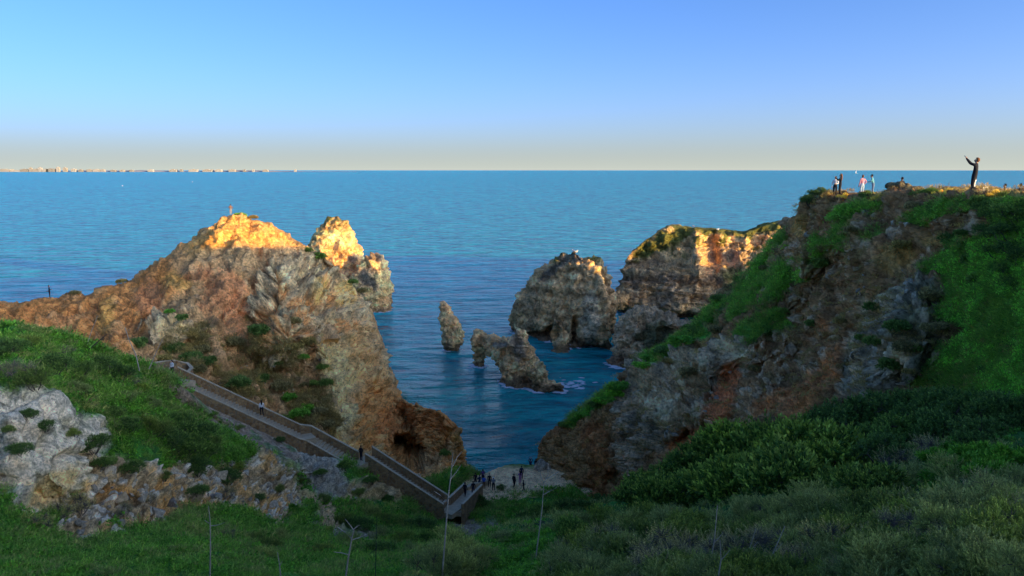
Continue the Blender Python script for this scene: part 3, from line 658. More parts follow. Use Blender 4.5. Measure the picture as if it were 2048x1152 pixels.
# ================================================================== headland and the low outcrop before it
def strata(P, k=1.0, seed=0):
    z = P[:, 2] + fbm(P * .06, 2, 500 + seed) * 1.2
    q = np.stack([z * .55, P[:, 0] * .012, P[:, 1] * .012], 1); r = np.stack([z * 1.5, P[:, 0] * .03, P[:, 1] * .03], 1)
    return (gnoise(q, 501 + seed) * 1.1 + gnoise(r, 502 + seed) * .45) * k
def headland():
    T = [((1246, 610, 222), (1242, 628, 220)), ((1236, 600, 213), (1232, 632, 208)), ((1241, 570, 212), (1236, 636, 206)), ((1248, 525, 212), (1252, 640, 203)), ((1275, 494, 213), (1290, 646, 199)), ((1305, 472, 214), (1330, 650, 197)), ((1340, 453, 215), (1370, 655, 195)),
         ((1385, 456, 215), (1410, 655, 194)), ((1430, 462, 216), (1450, 655, 193)), ((1480, 467, 216), (1500, 650, 192)), ((1510, 458, 217), (1540, 640, 191)), ((1545, 447, 217), (1590, 630, 190)), ((1590, 440, 217), (1650, 620, 189)), ((1680, 436, 217), (1760, 600, 187)), ((1850, 436, 217), (1950, 590, 185)), ((2150, 440, 215), (2250, 590, 183)), ((2500, 445, 210), (2600, 600, 180))]
    cols = []
    for t, b in T:
        c = lin(t, b, 6)
        # upright lower cliff under a leaning brow
        c = [(x, y, d + (t[2] - b[2]) * v) for (x, y, d), v in zip(c, (0, .02, -.12, -.12, -.05, 0))]
        e = at(*b); cols.append(c + [('w', e[0], e[1] + 1.5, min(e[2] - 3, -3))])
    s = Patch('headland', cols, 260, 420, lambda u, c: (.35, .94, [(5, -.3), (14, 1.5), (30, 12), (40, c[0][2] + 4)]))
    s.push([(1395, 500, 12, 46, 0, -5.5, 1.5), (1425, 505, 14, 40, 0, 3.5, 1.5), (1452, 520, 20, 26, 0, 2.0, 1.4), (1490, 500, 12, 40, 5, -2.5, 1.5), (1520, 490, 12, 40, 0, 2, 1.5), (1440, 490, 8, 34, 0, -2.5, 1.4), (1300, 540, 50, 60, 0, 2.0, 1.3),
            (1300, 625, 60, 10, 0, 3, 1.6), (1380, 640, 40, 22, 0, 4, 1.5), (1320, 590, 30, 20, 0, 1, 1.4)])
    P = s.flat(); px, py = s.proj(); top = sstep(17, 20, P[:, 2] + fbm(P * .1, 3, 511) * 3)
    cr = ridged(P * np.array([.14, .14, .10]), 6, 512, .6)
    b1, r1 = blocks(P, 7.0, 560, .55); b2, r2 = blocks(P, 2.6, 570, .5)
    d = (1 - top * .6) * strata(P, 2.0, 3) + b1 * .9 + b2 * .5 + (cr - .45) * 2.2 * (.6 + .4 * top) + fbm(P * .5, 4, 513, .6) * .6
    s.displace(d * np.repeat(np.where(s.front, 1, .3), s.nc)); P = s.flat()
    n1 = fbm(P * .1, 4, 514, .6); n2 = fbm(P * .4, 4, 515, .65); st = strata(P, 1, 9)
    c = np.tile(np.array((.34, .26, .165)), (len(P), 1)); c = mixc(c, (.19, .135, .09), sstep(0, .45, st) * .9); c = mixc(c, (.50, .39, .24), sstep(0, .45, -st) * .75)
    c = mixc(c, (.20, .17, .14), sstep(0, .6, n1) * .6); c = mixc(c, (.11, .10, .085), sstep(.25, .6, n2) * .6)
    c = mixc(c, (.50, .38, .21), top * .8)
    veg = top * sstep(.12, .42, fbm(P * .28, 4, 516, .6)) ; veg = np.maximum(veg, s.poly([(1240, 530), (1290, 480), (1340, 452), (1390, 455), (1380, 480), (1330, 500), (1290, 515)], 8, 14)); veg = np.maximum(veg, s.poly([(1430, 545), (1560, 520), (1530, 560), (1440, 560)], 8, 10) * .8); veg = np.maximum(veg, s.poly([(1330, 448), (1560, 440), (1560, 458), (1500, 474), (1400, 468)], 4, 5))
    c = mixc(c, (.055, .085, .022), np.clip(veg, 0, 1) * .92)
    c = mixc(c, (.045, .04, .035), sstep(2.0, .5, P[:, 2] + n2) * .85); c *= (1 + .18 * n2)[:, None]
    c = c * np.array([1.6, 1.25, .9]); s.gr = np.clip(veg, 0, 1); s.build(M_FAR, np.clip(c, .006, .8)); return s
HL = headland()
def low_outcrop():
    T = [((1236, 668, 158), (1230, 720, 155)), ((1234, 650, 156), (1228, 735, 150)), ((1244, 625, 155), (1240, 738, 149)), ((1268, 612, 154), (1268, 740, 147)), ((1300, 615, 153), (1300, 745, 144)), ((1330, 625, 152), (1335, 750, 141)), ((1360, 640, 150), (1380, 760, 138)), ((1400, 640, 148), (1440, 770, 132)), ((1480, 630, 140), (1520, 770, 125))]
    cols = []
    for t, b in T:
        c = lin(t, b, 5); c = [(x, y, d - (t[2] - b[2]) * v) for (x, y, d), v in zip(c, (0, .3, .25, .1, 0))]
        e = at(*b); cols.append(c + [('w', e[0], e[1] - .5, -3)])
    s = Patch('low_outcrop', cols, 130, 170, lambda u, c: (.3, .95, [(4, .6), (9, 3), (18, c[0][2] + 3)]))
    s.push([(1292, 650, 12, 40, 10, 1.5, 1.4), (1325, 680, 10, 50, 0, 1.6, 1.4), (1350, 670, 26, 22, 0, 3, 1.6)])
    P = s.flat(); b1, r1 = blocks(P, 4.5, 580, .7); b2, r2 = blocks(P, 1.8, 590, .7); s.displace((ridged(P * .22, 6, 531, .6) - .45) * 2.4 + strata(P, .5, 6) + b1 * .6 + b2 * .4); P = s.flat(); n1 = fbm(P * .15, 4, 532); n2 = fbm(P * .5, 4, 533, .6)
    c = np.tile(np.array((.27, .215, .15)), (len(P), 1)); c = mixc(c, (.36, .31, .24), sstep(0, .5, n2) * .7); c = mixc(c, (.10, .095, .08), sstep(.1, .5, n1) * .7)
    c = mixc(c, (.03, .045, .02), s.blobs([(1310, 672, 40, 24, -15)]) * .8); c = mixc(c, (.09, .055, .04), sstep(3.5, 1, P[:, 2] + n2) * .8)
    c = c * np.array([2.0, 1.55, 1.1]); s.gr = 0 * n1; s.build(M_FAR, np.clip(c, .006, .8)); return s
LO = low_outcrop()

# ================================================================== plateau behind the camera and to the right (unseen; shaped to throw the evening shade)
def shade_plateau():
    xs = np.linspace(-70, 260, 230); ys = np.linspace(-200, 175, 260); Y, X = np.meshgrid(ys, xs, indexing='ij'); q = np.stack([X, Y, 0 * X], -1).reshape(-1, 3)
    # edge of the slope below the camera
    fall = np.maximum(0, Y - 1.5) * .66
    z1 = 39.3 - fall + .4 * sstep(0, -60, Y)
    ridge = 38.6 - .03 * np.maximum(X - 24, 0)
    t = np.where(Y < 21, sstep(12, 22, X), sstep(26, 50, X - .12 * np.maximum(Y - 30, 0)))
    z2 = ridge - .06 * np.maximum(X - 70, 0) - sstep(150, 195, Y) * 24 - .03 * np.maximum(Y - 90, 0)
    z = z1 * (1 - t) + z2 * t + fbm(q * .05, 4, 601).reshape(X.shape) * .8 - sstep(-30, -70, X) * 20
    z2 = z2 - 9.5 * np.exp(-((X - 113)**2 + (Y - 124)**2) / 26**2) - 4.5 * np.exp(-((X - 142)**2 + (Y - 158)**2) / 18**2) ; z = z1 * (1 - t) + z2 * t + fbm(q * .05, 4, 601).reshape(X.shape) * .8 - sstep(-30, -70, X) * 20  # hollows lowered so sun reaches the headland and the broad rock
    cc = Y + .625 * X; z = np.where((X > 30) & (Y > 60), np.minimum(z, z + (13.2 + (X - 22) * .132 - z) * sstep(179.3, 181.6, cc) * sstep(188.5, 186.5, cc)), z)  # corridor cut along the sun's path to light the broad rock's edge
    hole = (X < 27 + .1 * np.maximum(Y - 30, 0)) & (Y > 24)
    z = np.where(hole, -4, z); qx = 1024 + 1462 * X / np.maximum(Y, 1)
    lim = np.interp(qx, [1500, 1560, 1620, 1700, 2048, 2600], [780, 540, 470, 440, 430, 360])
    z = np.where(Y > 21, np.minimum(z, EYE - (lim - 340) / 1462 * Y), z)
    P = np.stack([X, Y, z], -1); c = np.tile(np.array((.075, .085, .035)), (len(q), 1)); n = fbm(q * .1, 4, 602); c = mixc(c, (.16, .12, .07), sstep(0, .5, n))
    F = grid_faces(*X.shape)[:, ::-1]; ok = ~hole.ravel()[F].any(1)
    o = link('shade_plateau', mesh_np('shade_plateau', P.reshape(-1, 3), F[ok], M_NEAR, c)); o['kind'] = 'structure'
shade_plateau()
# ================================================================== rocks standing in the sea
def stack_colours(s, base, light, dark, z_veg=99, seed=0, stk=.35):
    P = s.flat(); n1 = fbm(P * .14, 4, 700 + seed, .6); n2 = fbm(P * .45, 4, 705 + seed, .65); st = strata(P, 1, 20 + seed)
    c = np.tile(np.array(base), (len(P), 1)); c = mixc(c, light, sstep(0, .5, n2) * .7); c = mixc(c, dark, sstep(.12, .6, n1 + .3 * n2) * .75); c = mixc(c, np.array(base) * .5, sstep(0, .5, st) * (stk + .25)); c = mixc(c, light, sstep(0, .5, -st) * .4)
    veg = sstep(-1.5, 1.5, P[:, 2] - z_veg + n1 * 4) * sstep(.0, .3, n2 + s.N[:, 2] * .6)
    s.gr = veg; c = mixc(c, (.055, .08, .025), veg * .9)
    c = mixc(c, (.06, .048, .038), sstep(2.6, 1.0, P[:, 2] + n2 * 1.2) * .85)
    return c * (1 + .16 * n2)[:, None] * np.array([2.1, 1.6, 1.1])
def erode(s, k=1.0, seed=0, sc=.2, st=.5):
    P = s.flat(); d1, d21, rid = cell(P * .3 + fbm(P * .4, 2, seed)[:, None] * .3, 30 + seed); b1, r1 = blocks(P, 4.0, 740 + seed, .7); b2, r2 = blocks(P, 1.5, 760 + seed, .6)
    s.displace(k * ((ridged(P * np.array([sc, sc, sc * .7]), 6, 720 + seed, .58) - .45) * 2.4 + b1 * .8 + b2 * .55 + fbm(P * .6, 4, 730 + seed, .6) * .5 + np.minimum(d21, .25) * 1.2 - .2) + strata(P, st, 40 + seed) * (1 - .8 * np.abs(s.N[:, 2])))

s = Rock('sea_cliff_rock', [ring_solid([(441, 660, 690), (452, 636, 698), (475, 624, 711), (500, 617, 723), (516, 612, 729), (545, 602, 736), (600, 592, 738), (618, 590, 738)], 222, .75),
    ring_solid([(504, 740, 757), (514, 728, 764), (536, 714, 773), (562, 704, 779), (592, 700, 781), (602, 700, 784), (616, 702, 784)], 214, .8)], .5)
erode(s, .75, 1, .2, .5)
c = stack_colours(s, (.50, .34, .19), (.56, .44, .28), (.20, .17, .13), 24.5, 1, .25)
c = mixc(c, DGREY, s.blobs([(735, 560, 22, 12, 40), (712, 588, 14, 10), (705, 520, 12, 8), (750, 515, 16, 8)]) * .8)
s.build(M_FAR, np.clip(c, .01, .8), 'pale rock island with a sunlit green topped peak, behind the orange cliff', 'rock')

s = Rock('sea_stack', [ring_solid([(605, 883, 890), (616, 880, 899), (632, 880, 911), (652, 881, 922), (670, 881, 928), (686, 886, 924), (698, 892, 918), (704, 894, 917)], 164, .8)], .28)
erode(s, .45, 2, .35, .3)
s.build(M_FAR, np.clip(stack_colours(s, (.40, .28, .17), (.48, .38, .25), (.22, .17, .12), 99, 2), .01, .8), 'slim leaning sea stack standing alone in open water', 'sea stack')

s = Rock('arched_sea_rock', [ring_solid([(656, 1036, 1046), (668, 1024, 1055), (690, 1012, 1061), (712, 1010, 1076), (736, 1006, 1085), (756, 1005, 1090), (772, 1005, 1092), (780, 1006, 1091)], 138, .85),
    ring_solid([(660, 949, 966), (676, 945, 982), (698, 944, 976), (714, 946, 971), (730, 948, 969)], 150, .8),
    tube_solid([(954, 684, 150, 2.3), (975, 688, 149, 2.2), (1000, 696, 145, 2.4), (1030, 712, 140, 3.6)]),
    ring_solid([(722, 1074, 1086), (738, 1064, 1092), (760, 1062, 1098), (776, 1064, 1102), (784, 1066, 1102)], 133, .8),
    tube_solid([(1080, 768, 133, 1.6), (1104, 772, 132.5, 1.3), (1128, 779, 132, .7)])], .22)
erode(s, .5, 3, .3, .25)
c = stack_colours(s, (.37, .275, .17), (.46, .38, .26), (.20, .165, .125), 99, 3)
c = mixc(c, (.16, .15, .12), s.blobs([(1035, 690, 14, 30, -20), (1000, 690, 20, 6)]) * .7)
s.build(M_FAR, np.clip(c, .01, .8), 'sea rock with a low arch through its side and a pointed summit', 'sea stack')

s = Rock('broad_sea_rock', [ring_solid([(504, 1143, 1154), (514, 1120, 1170), (530, 1092, 1190), (550, 1068, 1204), (572, 1052, 1214), (592, 1041, 1219), (612, 1028, 1221), (640, 1018, 1221), (664, 1019, 1222), (682, 1022, 1222)], 175, .42, -.8),
    ring_solid([(514, 1166, 1190), (530, 1160, 1210), (550, 1160, 1222), (575, 1165, 1227), (610, 1170, 1232), (660, 1180, 1226)], 182, .6),
    ring_solid([(640, 1112, 1122), (654, 1107, 1130), (680, 1106, 1138), (700, 1107, 1141), (708, 1108, 1141)], 163, .8),
    ring_solid([(688, 1130, 1212), (700, 1128, 1216), (708, 1128, 1216)], 166, .12, -.1),
    tube_solid([(1205, 600, 185, 2.6), (1228, 602, 194, 1.9), (1242, 600, 203, 2.2), (1256, 598, 208, 2.8)])], .42)
s.push([(1150, 668, 9, 32, 5, 2), (1105, 668, 16, 14, 6, 2), (1070, 672, 30, 7, 3, 2), (1185, 700, 24, 6, 4, 2), (1130, 610, 8, 60, 1.2, 1.4)])
erode(s, .7, 4, .18, .6)
c = stack_colours(s, (.33, .25, .155), (.42, .34, .225), (.17, .14, .105), 19.5, 4, .5)
c = mixc(c, (.55, .40, .20), s.blobs([(1205, 550, 22, 30, 45)]) * .8); c = mixc(c, (.44, .38, .26), s.blobs([(1180, 640, 18, 60)]) * .5); c = mixc(c, DGREY, s.blobs([(1140, 515, 24, 12), (1100, 545, 30, 8, -35)]) * .7)  # first blob paints the sunlit right sliver into the rock colour
s.build(M_FAR, np.clip(c, .01, .8), 'broad dark topped sea rock with caves, joined to the headland by a small bridge', 'sea stack')
# ================================================================== stone staircase down to the point
def stone_wall_mat(name, a, b, mortar, scale):
    m, n, bs = new_mat(name); g = n.nodes.new('ShaderNodeNewGeometry')
    v = n.nodes.new('ShaderNodeTexVoronoi'); v.inputs['Scale'].default_value = scale; n.links.new(g.outputs['Position'], v.inputs['Vector'])
    e = n.nodes.new('ShaderNodeTexVoronoi'); e.feature = 'DISTANCE_TO_EDGE'; e.inputs['Scale'].default_value = scale; n.links.new(g.outputs['Position'], e.inputs['Vector'])
    sp_ = n.nodes.new('ShaderNodeSeparateColor'); n.links.new(v.outputs['Color'], sp_.inputs[0])
    c = ramp(n, sp_.outputs[0], [(.1, a), (.9, b)])
    k = ramp(n, e.outputs['Distance'], [(.03, (0, 0, 0)), (.1, (1, 1, 1))])
    x = mix_rgb(n, 'MIX', k, (*mortar, 1), c); n.links.new(x, bs.inputs['Base Color']); bs.inputs['Roughness'].default_value = .9
    bp = n.nodes.new('ShaderNodeBump'); bp.inputs['Strength'].default_value = .8; bp.inputs['Distance'].default_value = .05; n.links.new(k, bp.inputs['Height']); n.links.new(bp.outputs[0], bs.inputs['Normal'])
    return m
M_WALL = stone_wall_mat('brown_stone_wall', (.26, .13, .045), (.46, .27, .11), (.25, .18, .10), 3.2)
M_COPE = plain_mat('pale_coping', (.52, .39, .23), .9, .22, 2.0)
M_STEP = plain_mat('worn_step', (.46, .34, .20), .9, .25, 2.5)
def prism(path, half, z0, z1, side=0.0):
    """wall strip along a world path: thickness 2*half, from z0 to z1 relative to path, shifted sideways"""
    V = []; n = len(path)
    for i, p in enumerate(path):
        a, b = path[max(i - 1, 0)], path[min(i + 1, n - 1)]; d = Vector((b[0] - a[0], b[1] - a[1], 0)).normalized(); s = Vector((-d.y, d.x, 0))
        for off, z in ((side - half, z0), (side + half, z0), (side + half, z1), (side - half, z1)): V.append((p[0] + s.x * off, p[1] + s.y * off, p[2] + z))
    F = []
    for i in range(n - 1):
        for k in range(4): F.append((i * 4 + k, i * 4 + (k + 1) % 4, i * 4 + 4 + (k + 1) % 4, i * 4 + 4 + k))
    F += [(3, 2, 1, 0), tuple(n * 4 - 4 + k for k in range(4))]
    return V, F
def poly_mesh(name, V, F, mat, smooth=False):
    me = bpy.data.meshes.new(name); me.from_pydata([tuple(v) for v in V], [], F); bm = bmesh.new(); bm.from_mesh(me); bmesh.ops.recalc_face_normals(bm, faces=bm.faces); bm.to_mesh(me); bm.free()
    if smooth: me.polygons.foreach_set('use_smooth', [True] * len(me.polygons))
    me.materials.append(mat); return me
def strips(name, lst, mat):
    V, F = [], []
    for v, f in lst: F += [tuple(i + len(V) for i in q) for q in f]; V += v
    return poly_mesh(name, V, F, mat)
def empty(name, loc, label=None, cat=None, group=None):
    o = bpy.data.objects.new(name, None); COL.objects.link(o); o.location = loc; o.empty_display_size = .2; tag(o, label, cat, group); return o
STAIR = [at(352, 757, 69), at(600, 872, 71.5), at(618, 875, 72), at(712, 927, 71.5), at(738, 916, 72.8), at(893, 1016, 71.4), at(906, 1023, 71.0), at(947, 982, 79.6)]
def staircase():
    root = empty('stone_staircase', (0, 0, 0), 'long walled stone staircase descending the slope to the dirt point', 'staircase')
    W = .85; box = poly_mesh('step', [(x, y, z) for z in (-1, 0) for x, y in ((-.5, -.5), (.5, -.5), (.5, .5), (-.5, .5))], [(0, 3, 2, 1), (4, 5, 6, 7), (0, 1, 5, 4), (1, 2, 6, 5), (2, 3, 7, 6), (3, 0, 4, 7)], M_STEP)
    for i in (0, 2, 4):
        a, b = Vector(STAIR[i]), Vector(STAIR[i + 1]); n = max(6, int(abs(b.z - a.z) / .19)); d = b - a; ang = math.atan2(d.y, d.x); run = math.hypot(d.x, d.y) / n
        for k in range(n):
            o = link('step', box, root); c = a + d * ((k + .5) / n); o.location = (c.x, c.y, a.z + d.z * (k + .6) / n); o.rotation_euler = (0, 0, ang); o.scale = (run * 1.04, 2 * W, .5)
    for i, w in ((1, 1.4), (3, 1.5), (5, 1.3)):                      # landings
        c = (Vector(STAIR[i]) + Vector(STAIR[i + 1])) / 2; d = Vector(STAIR[i + 1]) - Vector(STAIR[i]); o = link('landing', box, root); o.location = c + Vector((0, 0, .02)); o.scale = (d.xy.length + .9, 1.72, .5); o.rotation_euler = (0, 0, math.atan2(d.y, d.x))
    a, b = Vector(STAIR[6]), Vector(STAIR[7]); link('ramp', strips('ramp', [prism([a, b], W, -.5, .02)], M_STEP), root)
    far1 = [STAIR[0], STAIR[1], STAIR[2], STAIR[3]]; fl3 = [STAIR[4], STAIR[5]]; rp = [STAIR[6], STAIR[7]]
    walls, copes = [], []
    for path, side in ((far1, 1), (far1, -1), (fl3, 1), (fl3, -1), (rp, 1), (rp, -1)):
        hi = .85 if not (path is far1 and side < 0) else .06
        link('parapet_wall', strips('parapet_wall', [prism(path, .12, -1.7 if hi < .5 else -2.8, hi, side * (W + .15))], M_WALL), root)
        link('coping', strips('coping', [prism(path, .14, hi, hi + .08, side * (W + .15))], M_COPE), root)
    top = [at(*p) for p in ((296, 740, 66.0), (328, 733, 69.0), (350, 731, 72), (376, 737, 72.6), (384, 746, 71.4), (374, 757, 70.2))]
    link('parapet_wall', strips('parapet_wall', [prism(top, .13, -2.0, .5)], M_WALL), root); link('coping', strips('coping', [prism(top, .17, .5, .59)], M_COPE), root)
    o = link('landing', strips('landing', [prism([at(300, 760, 66), at(362, 757, 69.5)], 1.8, -.6, -.02)], M_STEP), root)
staircase()
def low_wall():
    r = empty('dry_stone_kerb', at_z(975, 985, 4.0), 'low pale kerb wall at the edge of the dirt point', 'low wall')
    p = [at_z(x, y, 4.1) for x, y in ((925, 985), (945, 976), (975, 968))]; p = [np.array(q) - np.array(r.location) for q in p]
    link('wall', strips('wall', [prism(p, .25, -.6, .5)], M_COPE), r)
low_wall()

# ================================================================== far coast with its town
def coast():
    Y0 = 16000.0; V, F = [], []; n = 140
    for k in range(n):
        px = -260 + k * 7.0; h = 26 + 20 * gnoise(np.array([[k * .11, .3, .5]]), 5)[0] + 12 * gnoise(np.array([[k * .5, .3, .9]]), 6)[0]; h = max(6, h * float(sstep(640, 480, px) * .8 + .2) * float(sstep(715, 640, px)) + 1)
        x, y, _ = at(px, 340, Y0)
        V += [(x, y, -2), (x, y + 60, h * .55), (x * 1.02, y + 400, h), (x * 1.05, y + 1500, h * .4 - 2)]
    for k in range(n - 1):
        for j in range(3): F.append((k * 4 + j, k * 4 + 4 + j, k * 4 + 5 + j, k * 4 + 1 + j))
    m = plain_mat('far_land', (.46, .40, .34), .95, .2, .002)
    o = link('far_coast', poly_mesh('far_coast', V, F, m, True)); o['kind'] = 'structure'
    mats = [plain_mat('far_render_' + q, c, .9, .05, .01) for q, c in (('cream', (.36, .32, .27)), ('white', (.42, .38, .33)), ('sand', (.29, .26, .22)))]
    spec = [(5, 26, 336.5, 0, 'long low cream building at the left end of the far coast'), (30, 20, 339, 1, None), (60, 6, 332.5, 0, 'slim cream tower on the far coast, left of the taller blocks'), (79, 7, 332, 1, 'tower block on the far coast between a slim tower and the tallest block'), (100, 16, 335, 2, None),
            (115, 6, 331, 1, 'tallest white tower block of the far town'), (129, 7, 332, 0, 'cream tower block just right of the tallest far tower'), (146, 9, 335.5, 1, None), (47, 14, 336, 2, None), (70, 12, 335.8, 0, None), (90, 12, 336, 1, None), (160, 7, 337, 2, None), (178, 10, 336.8, 0, None), (192, 14, 336.6, 1, None), (204, 8, 337, 0, None),
            (225, 9, 338, 2, None), (243, 8, 338, 0, None), (262, 7, 338.2, 2, None), (300, 10, 337.2, 1, None), (345, 14, 337, 0, None), (362, 5, 336.6, 2, None), (385, 16, 337, 1, None), (414, 18, 337, 0, None), (436, 12, 337.2, 1, None), (463, 12, 337, 0, None), (488, 5, 337.4, 2, None), (506, 4, 337, 1, None), (530, 10, 337.6, 0, None), (590, 4, 337, 1, None)]
    for px, wd, top, mi, lab in spec:
        c = at(px, 340, Y0 - 40); sc = Y0 / (FPX * cp); w_ = wd * sc; h = (340 + 3.6 - top) * sc * .8; dpt = w_ * .5 + 20
        V, F = [], []
        def bx(x0, x1, y0, y1, z0, z1):
            b0 = len(V); V.extend([(x, y, z) for z in (z0, z1) for x, y in ((x0, y0), (x1, y0), (x1, y1), (x0, y1))]); F.extend([tuple(b0 + i for i in q) for q in ((0, 3, 2, 1), (4, 5, 6, 7), (0, 1, 5, 4), (1, 2, 6, 5), (2, 3, 7, 6), (3, 0, 4, 7))])
        bx(-w_ / 2, w_ / 2, 0, dpt, -2, h * .86); bx(-w_ * .22, w_ * .12, dpt * .3, dpt * .8, h * .86 - 1, h)
        for q in range(2): bx(-w_ / 2 - 2, w_ / 2 + 2, -2.5, -.2, h * (.28 + .28 * q), h * (.28 + .28 * q) + 1.6)
        o = link('coast_building', poly_mesh('coast_building', V, F, mats[mi])); o.location = (c[0], c[1], 0)
        tag(o, lab or 'small pale building of the town strung along the far shore', 'building', 'buildings of the far town')
coast()
def sailboat():
    p = at(1713, 342.2, 9000); r = empty('sailboat', (p[0], p[1], 0), 'tiny white sailboat on the horizon above the people on the crest', 'boat'); W_ = plain_mat('white_sailcloth', (.85, .84, .80), .7, .03)
    hull = [(-14, 0, 3), (14, 0, 3), (10, -3, 3), (10, 3, 3), (-12, -3, 3), (-12, 3, 3), (9, 0, -1), (-11, 0, -1)]
    link('hull', poly_mesh('hull', hull, [(1, 3, 5, 0, 4, 2), (1, 2, 6), (1, 6, 3), (2, 4, 7, 6), (3, 6, 7, 5), (0, 7, 4), (0, 5, 7)], W_), r)
    link('mast', poly_mesh('mast', [(-.4, -.4, 3), (.4, -.4, 3), (0, .4, 3), (0, 0, 42)], [(0, 1, 3), (1, 2, 3), (2, 0, 3), (0, 2, 1)], W_), r)
    link('sail', poly_mesh('sail', [(-1, 0, 6), (-1, 0, 40), (-12, 1.5, 6), (-1, .3, 6), (-1, .3, 40), (-12, 1.9, 6)], [(0, 1, 2), (3, 5, 4), (0, 3, 4, 1), (1, 4, 5, 2), (2, 5, 3, 0)], W_), r)
sailboat()
for k, (px, py) in enumerate(((245, 372), (385, 364))):
    p = at_z(px, py, 0); o = empty('mooring_buoy', (p[0], p[1], 0), 'small white buoy afloat far out, ' + ('the left of two' if k == 0 else 'the right of two'), 'buoy', 'white buoys far out'); o.scale = (.6, .6, .6)
    V, F = [], []; prof = [(0, -.6), (1.6, -.2), (1.9, .8), (1.5, 1.9), (.5, 2.5), (.35, 3.6), (0, 3.7)]
    for r_, z in prof: V += [(r_ * math.cos(2 * math.pi * a / 10), r_ * math.sin(2 * math.pi * a / 10), z) for a in range(10)]
    link('float', poly_mesh('float', V, [tuple(int(i) for i in f) for f in grid_faces(7, 10, True)], bpy.data.materials['white_sailcloth'], True), o)

# ================================================================== crest rock, sign
def crest_rock():
    s = Rock('crest_rock', [tube_solid([(1772, 374, 51, .12), (1784, 371, 51, .24), (1800, 373, 50.5, .36), (1826, 384, 50, .45), (1856, 393, 49.5, .35), (1880, 398, 49, .2)], 12)], .09)
    P = s.flat(); s.displace((ridged(P * 1.1, 4, 801) - .45) * .3); P = s.flat(); n = fbm(P * 1.5, 3, 802)
    c = np.tile(np.array((.13, .105, .055)), (len(P), 1)); c = mixc(c, (.24, .19, .09), sstep(0, .5, n)); s.build(M_NEAR, c, 'dark leaning rock on the crest with a person seated behind it', 'rock')
crest_rock()
def sign():
    p, n = on(1968, 394, ['right_hill']); p = np.array(p); q = at(1972, 378, 39)
    r = empty('notice_board', (q[0], q[1], q[2] - .9), 'small cream board on a post behind the dry shrub, right of the man in black', 'sign'); wd = plain_mat('weathered_wood', (.30, .22, .14), .9); cb = plain_mat('cream_board', (.80, .70, .50), .7)
    link('post', strips('post', [([(-.04, .03, -.8), (.04, .03, -.8), (.04, .11, -.8), (-.04, .11, -.8), (-.04, .03, .95), (.04, .03, .95), (.04, .11, .95), (-.04, .11, .95)], [(0, 3, 2, 1), (4, 5, 6, 7), (0, 1, 5, 4), (1, 2, 6, 5), (2, 3, 7, 6), (3, 0, 4, 7)])], wd), r)
    link('board', strips('board', [([(-.17, -.02, .78), (.17, -.02, .78), (.17, .02, .78), (-.17, .02, .78), (-.17, -.02, 1.02), (.17, -.02, 1.02), (.17, .02, 1.02), (-.17, .02, 1.02)], [(0, 3, 2, 1), (4, 5, 6, 7), (0, 1, 5, 4), (1, 2, 6, 5), (2, 3, 7, 6), (3, 0, 4, 7)])], cb), r)
sign()
# ================================================================== vegetation
LEAF_GAIN = (4.2, 3.5, 2.2)
def leaf_mat(name, var=.25, rough=.55, trans=.35):
    m, n, b = new_mat(name); a = n.nodes.new('ShaderNodeAttribute'); a.attribute_name = 'Col'; oi = n.nodes.new('ShaderNodeObjectInfo')
    c = ramp(n, oi.outputs['Random'], [(0, (1 - var, 1 - var * .8, 1 - var)), (.5, (1, 1, 1)), (1, (1 + var * 1.2, 1 + var, 1 - var * .3))]); x = mix_rgb(n, 'MULTIPLY', 1.0, mix_rgb(n, 'MULTIPLY', 1.0, a.outputs['Color'], (LEAF_GAIN[0], LEAF_GAIN[1], LEAF_GAIN[2], 1)), c)
    n.links.new(x, b.inputs['Base Color']); b.inputs['Roughness'].default_value = rough; b.inputs['Specular IOR Level'].default_value = .25
    t = n.nodes.new('ShaderNodeBsdfTranslucent'); n.links.new(x, t.inputs['Color']); mx = n.nodes.new('ShaderNodeMixShader'); mx.inputs[0].default_value = trans
    n.links.new(b.outputs[0], mx.inputs[1]); n.links.new(t.outputs[0], mx.inputs[2]); n.links.new(mx.outputs[0], n.nodes['Material Output'].inputs['Surface']); return m
M_LEAF = leaf_mat('leaves'); M_BARK = plain_mat('bark', (.12, .085, .06), .9, .3, 9.0); M_TWIG = plain_mat('grey_twig', (.17, .135, .10), .9, .3, 9.0); M_DRY = plain_mat('dry_stem', (.42, .34, .25), .85, .2, 6.0)
def unit(v): return v / (np.linalg.norm(v, axis=-1, keepdims=True) + 1e-9)
